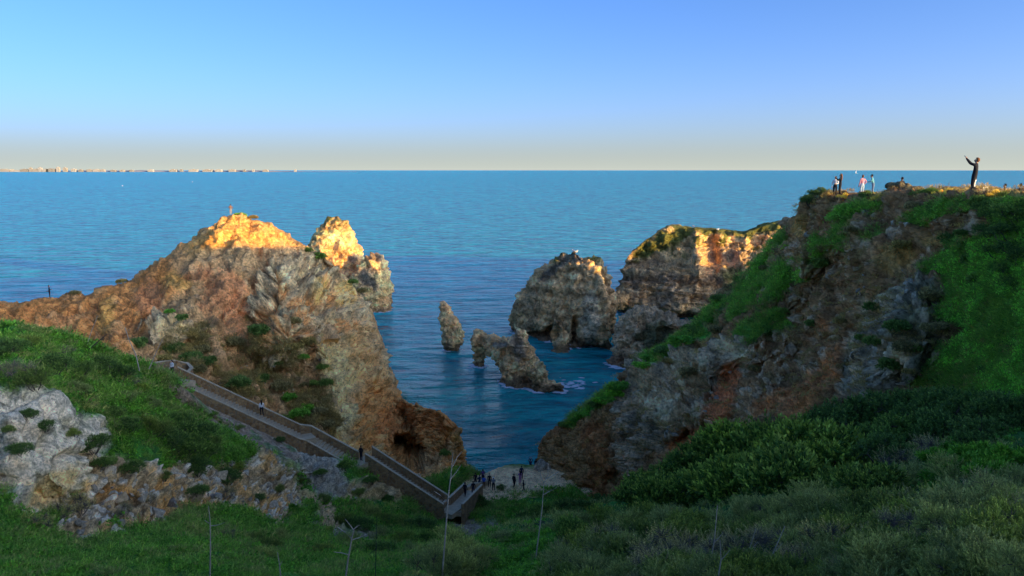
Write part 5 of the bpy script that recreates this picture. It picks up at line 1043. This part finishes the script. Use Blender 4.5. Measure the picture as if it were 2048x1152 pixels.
stalk([(1066, 1165, 24), (1075, 1090, 24), (1084, 1020, 24), (1088, 965, 24)], .032, [[(1088, 968, 24), (1082, 953, 24), (1080, 942, 24)], [(1088, 965, 24), (1096, 950, 24), (1096, 925, 24)], [(1092, 958, 24), (1104, 952, 24), (1118, 943, 24)], [(1086, 990, 24), (1098, 983, 24), (1112, 976, 24), (1114, 968, 24)]], 'tall dry stalk with forked top in front of the dirt point')
stalk([(690, 1165, 20), (697, 1115, 20), (704, 1075, 20), (708, 1058, 20)], .036, [[(704, 1078, 20), (690, 1064, 20), (674, 1054, 20)], [(707, 1060, 20), (700, 1050, 20), (690, 1038, 20)], [(708, 1058, 20), (714, 1053, 20), (719, 1050, 20)], [(703, 1080, 20), (720, 1075, 20), (736, 1067, 20)], [(698, 1110, 20), (684, 1106, 20), (668, 1104, 20)]], 'bleached dry stalk with many forks at the bottom, left of centre')
stalk([(420, 1160, 24), (421, 1090, 24), (420, 1040, 24), (417, 1012, 24)], .034, [[(421, 1048, 24), (414, 1044, 24), (409, 1040, 24)], [(421, 1052, 24), (436, 1050, 24), (450, 1045, 24)]], 'straight white stalk standing in the green bowl at lower left')
stalk([(562, 1160, 21), (559, 1130, 21), (555, 1104, 21)], .028, [[(559, 1132, 21), (563, 1126, 21), (564, 1122, 21)]], 'short pale stalk at the bottom edge between two taller ones')
stalk([(751, 1160, 26), (752, 1100, 26), (754, 1032, 26)], .022, [[(752, 1098, 26), (744, 1104, 26), (737, 1110, 26)]], 'thin dark stalk behind the many forked one', M_DKST)
stalk([(1132, 1130, 26), (1124, 1100, 26), (1113, 1072, 26)], .03, [[(1124, 1100, 26), (1122, 1094, 26), (1121, 1090, 26)]], 'dark leaning stalk on the bright knoll', M_DKST)
stalk([(279, 742, 52), (272, 710, 52), (258, 680, 52), (250, 655, 52)], .05, [[(258, 680, 52), (255, 672, 52), (254, 664, 52)]], 'curved pale stalk against the orange hill'); stalk([(298, 738, 53), (312, 705, 53), (326, 676, 53)], .045, [[(320, 690, 53), (322, 684, 53), (325, 681, 53)]], 'straight pale stalk leaning right by the stair head')
stalk([(172, 703, 50), (188, 690, 50), (205, 676, 50), (214, 668, 50)], .05, [[(200, 680, 50), (206, 679, 50), (210, 677, 50)]], 'dark stick leaning right on the left grass brow', M_DKST); stalk([(174, 690, 50), (182, 665, 50), (195, 632, 50)], .035, [[(188, 650, 50), (190, 644, 50), (194, 640, 50)]], 'thin brown stalk rising from the left grass brow')
for k, (a, b, Y, m) in enumerate((((1435, 1010), (1414, 1160), 14, 0), ((1745, 1000), (1760, 960), 24, 1), ((1915, 888), (1895, 990), 22, 0), ((1512, 1057), (1475, 1150), 15, 0), ((1570, 1052), (1515, 1160), 14, 0), ((1440, 1080), (1436, 1160), 13, 0), ((1800, 915), (1775, 960), 25, 1))):
    mid = ((a[0] + b[0]) / 2 + 4, (a[1] + b[1]) / 2, Y); tp = (a[0], a[1], Y); lo = (b[0], b[1], Y)
    if a[1] > b[1]: tp, lo = lo, tp
    stalk([lo, mid, tp], .018, [[mid, (mid[0] + 8, mid[1] - 8, Y), (mid[0] + 18, mid[1] - 20, Y)]], 'thin dry twig sticking out of the front scrub', [None, M_DKST][m])
for o in COL.objects:
    if o.get('label') == 'thin dry twig sticking out of the front scrub': o['group'] = 'dry twigs in the front scrub'
# ================================================================== people
M_CLOTH = {}
def cloth(name, col, rough=.85):
    if name not in M_CLOTH: M_CLOTH[name] = plain_mat(name, col, rough, .12, 14.0, .2)
    return M_CLOTH[name]
SK = [cloth('skin', (.50, .29, .19), .6), cloth('tanned_skin', (.38, .21, .13), .6)]
BLACK = cloth('black_cloth', (.018, .018, .022)); WHITE = cloth('white_cloth', (.74, .72, .68)); NAVY = cloth('navy_cloth', (.02, .03, .07)); BLUE = cloth('blue_cloth', (.04, .12, .45)); PINK = cloth('pink_cloth', (.62, .28, .33)); TEAL = cloth('teal_cloth', (.16, .42, .42))
GREYC = cloth('grey_cloth', (.26, .26, .28)); DENIM = cloth('denim', (.13, .20, .30)); BROWN = cloth('brown_cloth', (.22, .12, .07)); HAIRB = cloth('dark_hair', (.02, .014, .01)); HAIRL = cloth('brown_hair', (.20, .09, .035)); PURP = cloth('purple_cloth', (.13, .07, .18)); MAUVE = cloth('mauve_cloth', (.40, .16, .34)); PALEB = cloth('pale_blue_cloth', (.40, .52, .62))
ARMS = {'down': ((.24, -.03, 1.13), (.25, .06, .89), (.25, .10, .80)), 'photo': ((.23, .16, 1.20), (.09, .34, 1.40), (.06, .39, 1.47)), 'high': ((.17, .22, 1.46), (.09, .38, 1.66), (.06, .43, 1.74)), 'up': ((.26, .06, 1.58), (.12, .10, 1.80), (.08, .12, 1.88)),
        'hold': ((.24, .04, 1.14), (.12, .25, 1.10), (.06, .30, 1.10)), 'hip': ((.32, -.06, 1.16), (.20, .04, .98), (.15, .06, .95))}
LEGS = {'stand': (((.10, .02, .49), (.10, -.02, .09), (.115, .13, .035)), ((.10, .02, .49), (.10, -.02, .09), (.115, .13, .035))), 'walk': (((.10, .13, .50), (.10, .20, .10), (.11, .35, .06)), ((.10, -.02, .48), (.10, -.26, .13), (.11, -.14, .04))),
        'wide': (((.16, .03, .49), (.19, -.02, .09), (.22, .13, .035)), ((.16, .03, .49), (.19, -.02, .09), (.22, .13, .035)))}
PEOPLE = []
def person(pos, face, h, label, arms=('down', 'down'), legs='stand', top=BLACK, bottom=BLACK, shoes=BLACK, hair=HAIRB, long=False, lean=0.0, sit=False, coat=False, cap=None, skin=0, short=False, turn=0.0, group=None, lit_strip=None, bulk=1.16):
    J, E, RAD, LAB = [], [], [], []
    def v(p, r, parent, lab):
        J.append(Vector(p)); RAD.append(tuple(x * (bulk if lab in ('top', 'bottom') else 1.06) for x in r)); LAB.append(lab)
        if parent is not None: E.append((parent, len(J) - 1))
        return len(J) - 1
    dz = -.42 if sit else 0
    pel = v((0, 0, .95), (.135, .10), None, 'bottom'); wst = v((0, lean * .3, 1.12), (.125, .095), pel, 'top'); ch = v((0, lean * .7, 1.30), (.155, .105), wst, 'top'); nb = v((0, lean, 1.44), (.075, .065), ch, 'top')
    nk = v((0, lean * 1.1 + .01, 1.51), (.05, .05), nb, 'skin'); hd = v((turn * .02, lean * 1.25 + .03, 1.60), (.076, .09), nk, 'skin'); ht = v((turn * .02, lean * 1.25 + .015, 1.685), (.062, .072), hd, 'skin')
    v((turn * .02, lean * 1.25 + .13, 1.59), (.012, .014), hd, 'skin')
    for s, sd in ((-1, 0), (1, 1)): v((s * .085, lean * 1.25 + .01, 1.60), (.012, .02), hd, 'skin')
    for s, sd in ((-1, 0), (1, 1)):
        el, wr, ha = ARMS[arms[sd]]; off = Vector((0, lean * .8, 0)); m = lambda p: Vector((s * p[0], p[1], p[2])) + off
        sh = v(m((.175, 0, 1.40)), (.062, .062), ch, 'top'); e_ = v(m(el), (.046, .046), sh, 'top'); w_ = v(m(wr), (.034, .034), e_, 'skin' if short else 'top'); hn = v(m(ha), (.036, .022), w_, 'skin')
        d = (m(ha) - m(wr)).normalized(); side = d.cross(Vector((0, 1, .3))).normalized()
        for q in range(5):                                           # four fingers and a thumb, each its own chain rooted in the palm
            o_ = (q - 1.5) * .017 if q < 4 else -.045 * s; L = (.066, .078, .074, .058, .05)[q]; b0 = m(ha) + side * o_ * .8 + d * (.005 if q < 4 else -.02)
            a0 = v(b0, (.009, .009), None, 'skin'); a1 = v(b0 + d * L * .55 + side * o_ * .4, (.0085, .0085), a0, 'skin'); v(b0 + d * L * .9 + side * o_ * .5 + Vector((0, .012, -.014)), (.007, .007), a1, 'skin')
        if sit: kn, an, to = (.12, .42, .92), (.12, .50, .50), (.13, .63, .45)
        else: kn, an, to = LEGS[legs][sd]
        m2 = lambda p: Vector((s * p[0], p[1], p[2]))
        hp = v(m2((.095, 0, .90)), (.10, .10), pel, 'bottom'); k_ = v(m2(kn), (.063, .066), hp, 'bottom'); c_ = v(m2(kn).lerp(m2(an), .3) + Vector((0, -.012, 0)), (.056, .058), k_, 'bottom'); a_ = v(m2(an), (.040, .042), c_, 'bottom'); v(m2(to), (.042, .03), a_, 'shoes')
    if coat:
        for i, l in enumerate(LAB):
            if l == 'bottom' and J[i].z > .45: RAD[i] = tuple(x * 1.35 for x in RAD[i])
    bm = bmesh.new(); ly = bm.verts.layers.skin.verify(); vs = [bm.verts.new(p) for p in J]
    kids = {b for a, b in E}
    for i, q in enumerate(vs): q[ly].radius = RAD[i]; q[ly].use_root = i not in kids
    for a, b in E: bm.edges.new((vs[a], vs[b]))
    me = bpy.data.meshes.new('person'); bm.to_mesh(me); bm.free()
    o = link('person', me); md = o.modifiers.new('s', 'SKIN'); md.branch_smoothing = .4; su = o.modifiers.new('u', 'SUBSURF'); su.levels = 1
    PEOPLE.append((o, J, E, RAD, LAB, dict(pos=pos, face=face, h=h, label=label, mats=[SK[skin], top, bottom, shoes, lit_strip or bottom], hair=hair, long=long, lean=lean, sit=sit, coat=coat, cap=cap, group=group, lit_strip=lit_strip, turn=turn)))
def finish_people():
    dg = bpy.context.evaluated_depsgraph_get(); dg.update()
    done = [(bpy.data.meshes.new_from_object(p[0].evaluated_get(dg)), p) for p in PEOPLE]
    for me, (o, J, E, RAD, LAB, k) in done:
        P = np.empty(len(me.vertices) * 3); me.vertices.foreach_get('co', P); P = P.reshape(-1, 3)
        C = np.array([P[list(f.vertices)].mean(0) for f in me.polygons]); best = np.full(len(C), 9.); lab = np.zeros(len(C), int); code = {'skin': 0, 'top': 1, 'bottom': 2, 'shoes': 3}
        for a, b in E:
            A, B = np.array(J[a]), np.array(J[b]); t = np.clip(((C - A) @ (B - A)) / ((B - A) @ (B - A) + 1e-9), 0, 1); d = np.linalg.norm(C - A - t[:, None] * (B - A), axis=1) - RAD[b][0]
            l = np.where(t > .5, code[LAB[b]], code[LAB[a]] if LAB[a] != 'skin' or LAB[b] == 'skin' else code[LAB[b]]) if LAB[b] != 'shoes' else np.where(t > .1, 3, 2)
            m = d < best; best = np.where(m, d, best); lab = np.where(m, l, lab)
        if k['coat']: lab = np.where((lab == 2) & (C[:, 2] > .5), 1, lab)
        if k['lit_strip']: lab = np.where((lab == 2) & (C[:, 0] > .02) & (np.abs(C[:, 1] + .02) < .045) & (C[:, 2] < .9), 4, lab)  # white strip paints the sunlit edge of the right leg
        me.materials.clear()
        for m_ in k['mats']: me.materials.append(m_)
        me.polygons.foreach_set('material_index', lab.astype(np.int32)); me.polygons.foreach_set('use_smooth', [True] * len(me.polygons))
        old = o.data; o.modifiers.clear(); o.data = me; bpy.data.meshes.remove(old); me.name = 'person'
        s = k['h'] / 1.75; x, y, z = k['pos']; o.location = (x, y, z - (.45 * s if k['sit'] else 0)); o.scale = (s, s, s); o.rotation_euler = (0, 0, R(k['face'])); tag(o, k['label'], 'person', k['group'])
        # hair or cap
        V, F = [], []; hc = Vector((k['turn'] * .02, k['lean'] * 1.25, 1.622))
        def ball(c, r, zc=None, yc=None):
            b0 = len(V); nr, na = 8, 12
            for i in range(nr + 1):
                ph = math.pi * i / nr
                for j in range(na):
                    th = 2 * math.pi * j / na; q = Vector((math.sin(ph) * math.cos(th), math.sin(ph) * math.sin(th), math.cos(ph))); p = Vector((c[0] + q.x * r[0], c[1] + q.y * r[1], c[2] + q.z * r[2]))
                    if yc is not None and q.y > .25 and q.z < .45: p.y = c[1] + r[1] * .25; p.z = max(p.z, c[2] + r[2] * -.15)
                    V.append(p)
            F.extend([tuple(int(x_) + b0 for x_ in f) for f in grid_faces(nr + 1, na, True)])
        ball(hc + Vector((0, -.005, .012)), (.092, .112, .115), yc=1)
        if k['long']: ball(hc + Vector((0, -.085, -.14)), (.085, .05, .22)); ball(hc + Vector((0, -.095, -.27)), (.065, .04, .14))
        link('hair', poly_mesh('hair', V, F, k['hair'], True), o)
        if k['cap']:
            V, F = [], []; ball(hc + Vector((0, 0, .035)), (.10, .12, .10), yc=1); ball(hc + Vector((0, .12, .045)), (.07, .09, .012)); link('cap', poly_mesh('cap', V, F, k['cap'], True), o)
def ground(px, py, names): return on(px, py, names, 4)[0]
RHN, LHN, DPN = ['right_hill'], ['left_hill'], ['dirt_point']
# on the right-hand crest
pm = at(1945, 391, 35.3)
person(pm, 50, 1.80, 'person in black with both arms raised forward holding a phone, standing tall on the crest', ('high', 'high'), 'wide', BLACK, BLACK, WHITE, HAIRL, lean=-.04, lit_strip=WHITE, bulk=1.2)
person(at(1679, 392, 57), 60, 1.72, 'person with long brown hair in a black top raising a camera at the crest edge', ('photo', 'photo'), 'wide', BLACK, BLACK, BLACK, HAIRL, long=True)
person(at(1669, 393, 58.5), 150, 1.60, 'person in white half hidden beside the long haired photographer', ('hold', 'down'), 'stand', WHITE, BLACK, WHITE, HAIRB)
person(at(1723, 392, 58), 10, 1.66, 'person in a pink top with a shoulder strap on the crest', ('down', 'hip'), 'stand', PINK, PALEB, WHITE, HAIRL)
person(at(1745, 391, 58.5), 60, 1.68, 'person in a teal top looking down, behind the yellow bush', ('hold', 'hold'), 'stand', TEAL, DENIM, BLACK, HAIRB, lean=.13)
person(at(1802, 388, 54), 20, 1.68, 'person in a dark short sleeved top seated behind the leaning crest rock', ('down', 'down'), 'stand', BLACK, GREYC, BLACK, HAIRB, sit=True, short=True)
person(at(2007, 402, 52), 60, 1.65, 'person behind the crest of whom only a dark head shows', ('down', 'down'), 'stand', NAVY, BLACK, BLACK, HAIRB, sit=True)
person(at(2038, 404, 50), 10, 1.70, 'person in grey behind the crest at the far right edge', ('hold', 'down'), 'stand', GREYC, BLACK, BLACK, HAIRB, sit=True)
# on the orange hill
p = at(462, 431, 112); person(p, 30, 1.75, 'person in brown standing alone on the very peak of the orange hill', ('hold', 'hip'), 'stand', BROWN, GREYC, BLACK, HAIRB)
p = at(100, 596, 101.6); person(p, -60, 1.85, 'person in black with a waist bag standing on the ridge path at the left', ('hold', 'down'), 'stand', BLACK, BLACK, BLACK, HAIRB)
# on the stairs
def st(i, t): return Vector(STAIR[i]).lerp(Vector(STAIR[i + 1]), t)
p = st(0, .0) + Vector((-.4, .2, .12)); person(p, 160, 1.70, 'person in a white top at the head of the stairs', ('hold', 'down'), 'walk', WHITE, BLACK, WHITE, HAIRB, long=True)
p = st(0, .66) + Vector((.3, 0, .15)); person(p, 30, 1.62, 'person with dark hair and white top halfway down the stairs', ('down', 'down'), 'walk', WHITE, BLACK, BLACK, HAIRB, long=True)
p = st(3, .4); person(p + Vector((0, 0, .05)), -30, 1.70, 'person in black on the stair landing', ('down', 'hip'), 'stand', BLACK, BLACK, BLACK, HAIRB)
p = st(6, .72); person(p + Vector((-.35, 0, 0)), -20, 1.68, 'person in black on the walled ramp, the left of two side by side', ('down', 'down'), 'walk', BLACK, BLACK, BLACK, HAIRB)
person(p + Vector((.55, .3, 0)), 10, 1.70, 'person in black on the walled ramp, the right of two side by side', ('down', 'down'), 'walk', BLACK, NAVY, BLACK, HAIRB)
# on the dirt point
def dp(px, py):
    z = 4.0
    for _ in range(4):
        q = at_z(px, py, z); s = PATCHES['dirt_point']; P = s.flat(); z = P[np.argmin((P[:, 0] - q[0])**2 + (P[:, 1] - q[1])**2), 2]
    return np.array([q[0], q[1], z])
for (px, py, f, h, lab, ar, lg, tp, bt, sh, hr, kw) in [
    (951, 972, -20, 1.70, 'person in black at the left end of the group on the dirt point', ('down', 'down'), 'stand', BLACK, BLACK, BLACK, HAIRB, {}),
    (959, 974, 40, 1.55, 'short person in dark blue next to the left end of the group', ('hold', 'down'), 'stand', NAVY, NAVY, BLACK, HAIRB, {}),
    (966, 966, 10, 1.78, 'tall person in purple at the back of the group on the dirt point', ('hip', 'down'), 'stand', PURP, BLACK, BLACK, HAIRB, {}),
    (968, 978, 0, 1.66, 'person in a bright blue jacket in the middle of the group', ('down', 'hold'), 'stand', BLUE, BROWN, BLACK, HAIRB, {}),
    (979, 974, 170, 1.72, 'person in black beside the white capped one', ('down', 'down'), 'stand', BLACK, BLACK, BLACK, HAIRB, {}),
    (987, 981, 10, 1.68, 'person in grey wearing a white cap at the right of the group', ('hold', 'hold'), 'stand', GREYC, BLACK, BLACK, HAIRB, dict(cap=WHITE)),
    (1028, 975, -40, 1.72, 'person in a long black coat and white shoes on the dirt point', ('down', 'down'), 'walk', BLACK, BLACK, WHITE, HAIRB, dict(coat=True)),
    (1040, 968, 20, 1.66, 'person with long dark hair in a mauve top on the dirt point', ('hold', 'down'), 'stand', MAUVE, MAUVE, BLACK, HAIRB, dict(long=True)),
    (1043, 958, 0, 1.70, 'dark clothed person behind the one in mauve', ('down', 'down'), 'stand', NAVY, BLACK, BLACK, HAIRB, {}),
    (1047, 983, -70, 1.40, 'child in black striding across the dirt point', ('down', 'hold'), 'walk', BLACK, BLACK, WHITE, HAIRB, {})]:
    person(dp(px, py), f, h, lab, ar, lg, tp, bt, sh, hr, **kw)
q = at(1061, 944, 88.5); person(q, 0, 1.75, 'person in dark blue with both hands raised, on the ledge by the cliff foot', ('up', 'up'), 'stand', NAVY, BLACK, BLACK, HAIRB)
q = at(1072, 942, 88.8); person(q, -30, 1.70, 'person in black close to the cliff, beside the one with raised hands', ('down', 'down'), 'stand', BLACK, BLACK, BLACK, HAIRB)
finish_people()
# phone in the raised hands, waist bag, backpack
def boxmesh(name, s, mat, bev=.2):
    bm = bmesh.new(); bmesh.ops.create_cube(bm, size=1); bmesh.ops.scale(bm, vec=s, verts=bm.verts); bmesh.ops.bevel(bm, geom=bm.edges, offset=min(s) * bev, segments=2, affect='EDGES'); me = bpy.data.meshes.new(name); bm.to_mesh(me); bm.free(); me.materials.append(mat); return me
M_PH = plain_mat('phone_glass', (.02, .02, .025), .25, .02); c0 = Matrix.Rotation(R(50), 4, 'Z') @ Vector((0, .47, 1.86))
o = link('phone', boxmesh('phone', (.15, .012, .075), M_PH)); o.location = Vector(pm) + c0; o.rotation_euler = (R(-20), 0, R(50)); tag(o, 'phone held up by the person in black on the crest', 'phone')
o = link('backpack', boxmesh('backpack', (.28, .16, .40), BLUE, .35)); o.location = Vector(dp(968, 978)) + Vector((0, -.20, 1.18)); tag(o, 'blue backpack worn by the person in the bright blue jacket', 'backpack')
o = link('waist_bag', boxmesh('waist_bag', (.26, .12, .18), GREYC, .35)); o.location = Vector(at(100, 596, 101.6)) + Vector((-.20, -.12, .98)); tag(o, 'grey waist bag worn on the left ridge path', 'bag')
# a rounded boulder and ledge under the two by the cliff, a boulder by the group
def boulder(name, solids, vox, col, label, k=.35, sc=.9, mat=None):
    s = Rock(name, solids, vox); P = s.flat(); s.displace((ridged(P * sc, 5, 811, .55) - .45) * k); P = s.flat(); n = fbm(P * 1.3, 4, 812, .6)
    c = np.tile(np.array(col), (len(P), 1)); c = mixc(c, np.array(col) * .55, sstep(.05, .5, n)); s.build(mat or M_NEAR, c, label, 'boulder'); return s
boulder('boulder', [ring_solid([(920, 1080, 1088), (930, 1070, 1098), (950, 1064, 1104), (975, 1062, 1108)], 87, .9, 0, 2)], .16, (.42, .33, .22), 'rounded grey brown boulder at the foot of the right cliff', .5)
boulder('boulder', [ring_solid([(943, 1050, 1074), (950, 1044, 1078), (966, 1042, 1080)], 88.3, .7, 0, 2)], .14, (.50, .38, .22), 'flat topped ochre ledge under the people by the cliff foot', .25)
boulder('boulder', [ring_solid([(966, 941, 950), (970, 938, 956), (982, 936, 960)], 83.5, .9, 0, 3)], .12, (.45, .36, .26), 'pale boulder beside the ramp end on the dirt point', .2)
# gulls on the rock tops
def gull(px, py, Y, face, label):
    p = at(px, py, Y); bm = bmesh.new()
    for c, r in (((0, 0, .22), (.10, .24, .11)), ((0, .20, .36), (.065, .08, .065)), ((0, -.26, .24), (.06, .14, .03)), ((.09, -.05, .24), (.02, .22, .08)), ((-.09, -.05, .24), (.02, .22, .08)), ((0, .29, .35), (.015, .06, .015)), ((.04, 0, .07), (.012, .012, .09)), ((-.04, 0, .07), (.012, .012, .09))):
        bmesh.ops.create_uvsphere(bm, u_segments=8, v_segments=6, radius=1, matrix=Matrix.Translation(c) @ Matrix.Diagonal((*r, 1)))
    me = bpy.data.meshes.new('gull'); bm.to_mesh(me); bm.free(); me.materials.append(WHITE); o = link('gull', me); o.location = p; o.scale = (1.7,) * 3; o.rotation_euler = (0, 0, R(face)); tag(o, label, 'bird', 'gulls perched on the rocks')
gull(1147, 505, 175, 40, 'white gull on the summit of the broad sea rock, left of a pair'); gull(1153, 506, 175, -50, 'white gull on the summit of the broad sea rock, right of a pair'); gull(1387, 455, 215, 30, 'white gull on the headland top near its left end'); gull(1436, 461, 215.5, -60, 'white gull on the headland top near the dip')
# ================================================================== loose stones in the rubble faces
def hull_stone(seed, n=13):
    rg = np.random.default_rng(seed); bm = bmesh.new()
    for q in unit(rg.normal(size=(n, 3))): bm.verts.new(q * rg.uniform(.75, 1.0) * np.array([1, .8, .62]) * .5)
    r = bmesh.ops.convex_hull(bm, input=bm.verts); bmesh.ops.delete(bm, geom=list({g for g in r['geom_unused'] + r['geom_interior'] if isinstance(g, bmesh.types.BMVert)}), context='VERTS')
    me = bpy.data.meshes.new('stone'); bm.to_mesh(me); bm.free(); me.materials.append(M_STONE); return me
def stone_mat():
    m, n, b = new_mat('loose_stone'); oi = n.nodes.new('ShaderNodeObjectInfo'); g = n.nodes.new('ShaderNodeNewGeometry'); t = tex_noise(n, 7, 5, .7, g.outputs['Position'])
    c = ramp(n, oi.outputs['Random'], [(0, (.26, .22, .17)), (.35, (.48, .40, .29)), (.7, (.68, .59, .45)), (1, (.46, .31, .16))]); d = ramp(n, t.outputs[0], [(.35, (.55, .53, .5)), (.65, (1.25, 1.22, 1.15))])
    n.links.new(mix_rgb(n, 'MULTIPLY', 1.0, c, d), b.inputs['Base Color']); b.inputs['Roughness'].default_value = .95; b.inputs['Specular IOR Level'].default_value = .12; return m
M_STONE = stone_mat(); STONES = [hull_stone(700 + i) for i in range(7)]
def stones(patch, polys, n, smin, smax, seed, name='stone', sink=.2):
    s = PATCHES[patch]; rg = np.random.default_rng(seed); P = s.P; G = s.flat(); mk = np.maximum.reduce([s.poly(q, 6, 10) for q in polys])
    du = np.linalg.norm(np.gradient(P, axis=0), axis=-1).ravel(); dv = np.linalg.norm(np.gradient(P, axis=1), axis=-1).ravel(); d2 = ((G - np.array([0, 0, EYE]))**2).sum(1); w_ = du * dv * mk ** 2 / d2 * np.repeat(s.front, s.nc); k = rg.choice(len(G), n, p=w_ / w_.sum(), replace=False)
    for i in k:
        z = smin + (smax - smin) * rg.random() ** 2.6; o = link(name, STONES[rg.integers(7)], s.obj); p = G[i] - s.N[i] * z * sink; o.location = p; o.rotation_euler = rg.uniform(0, 6.28, 3); o.scale = (z * rg.uniform(.8, 1.3), z, z * rg.uniform(.7, 1.1))
WALLP = [[(180, 900), (300, 925), (410, 930), (520, 905), (580, 930), (620, 990), (560, 1060), (450, 1010), (380, 1010), (280, 1060), (150, 1085), (110, 1060), (170, 960)]]
stones('near_slope', WALLP, 270, .28, 1.5, 41, sink=.05); stones('near_slope', [[(400, 800), (560, 865), (620, 895), (590, 925), (470, 870)], [(690, 965), (800, 960), (830, 990), (780, 1010), (690, 1005)], [(590, 865), (650, 880), (700, 960), (690, 1010), (640, 985), (600, 960), (590, 900)]], 30, .3, .9, 42)
RUBP = [[(1620, 440), (1720, 415), (1960, 420), (1990, 470), (1900, 510), (1830, 560), (1740, 640), (1640, 640), (1560, 620)], [(1765, 600), (1850, 545), (1900, 610), (1890, 690), (1850, 770), (1700, 800), (1690, 720), (1720, 650)]]
stones('right_hill', RUBP, 230, .22, .95, 43); stones('right_hill', [[(1270, 725), (1330, 690), (1470, 670), (1470, 740), (1440, 790), (1430, 860), (1390, 850), (1330, 880), (1260, 900)]], 60, .5, 1.5, 44)
stones('left_hill', [[(560, 860), (660, 890), (560, 800), (450, 790), (350, 740), (430, 690), (640, 720)], [(640, 690), (700, 700), (760, 900), (700, 905), (650, 830)]], 90, .3, 1.1, 45); stones('dirt_point', [[(880, 1010), (1000, 1000), (1090, 970), (1100, 1040), (940, 1075)]], 60, .15, .6, 46)
# ================================================================== foam where the sea touches rock
def foam():
    rg = np.random.default_rng(77); pts = []
    for nm in ('sea_cliff_rock', 'sea_stack', 'arched_sea_rock', 'broad_sea_rock', 'low_outcrop', 'headland', 'left_hill', 'right_hill', 'dirt_point'):
        P = PATCHES[nm].flat(); q = P[(np.abs(P[:, 2]) < .35) & (P[:, 1] > 60)]
        if len(q): pts.append(q[rg.choice(len(q), min(len(q), 700), replace=False)])
    q = np.concatenate(pts); q = q[fbm(q * .25, 3, 970) > -.02]; c = rg.normal(size=(len(q), 2)) * .45; q[:, :2] += c
    ex = at_z(1145, 770, 0); q = np.concatenate([q, np.stack([ex[0] + rg.normal(size=60) * 1.5, ex[1] + rg.normal(size=60) * 1.6, np.zeros(60)], 1)]); V, F = [], []
    for p in q:
        n = 6; r = rg.uniform(.10, .6); b0 = len(V); a0 = rg.uniform(0, 6.28)
        for k in range(n): rr = r * rg.uniform(.5, 1.2); V.append((p[0] + math.cos(a0 + k * 1.047) * rr * 1.5, p[1] + math.sin(a0 + k * 1.047) * rr * .8, .05))
        V.append((p[0], p[1], .05 + r * .25)); F += [(b0 + k, b0 + (k + 1) % n, b0 + n) for k in range(n)]
    o = link('sea_foam', poly_mesh('sea_foam', V, F, plain_mat('foam', (.62, .66, .66), .8, .1, 3), True)); o['kind'] = 'stuff'
foam()
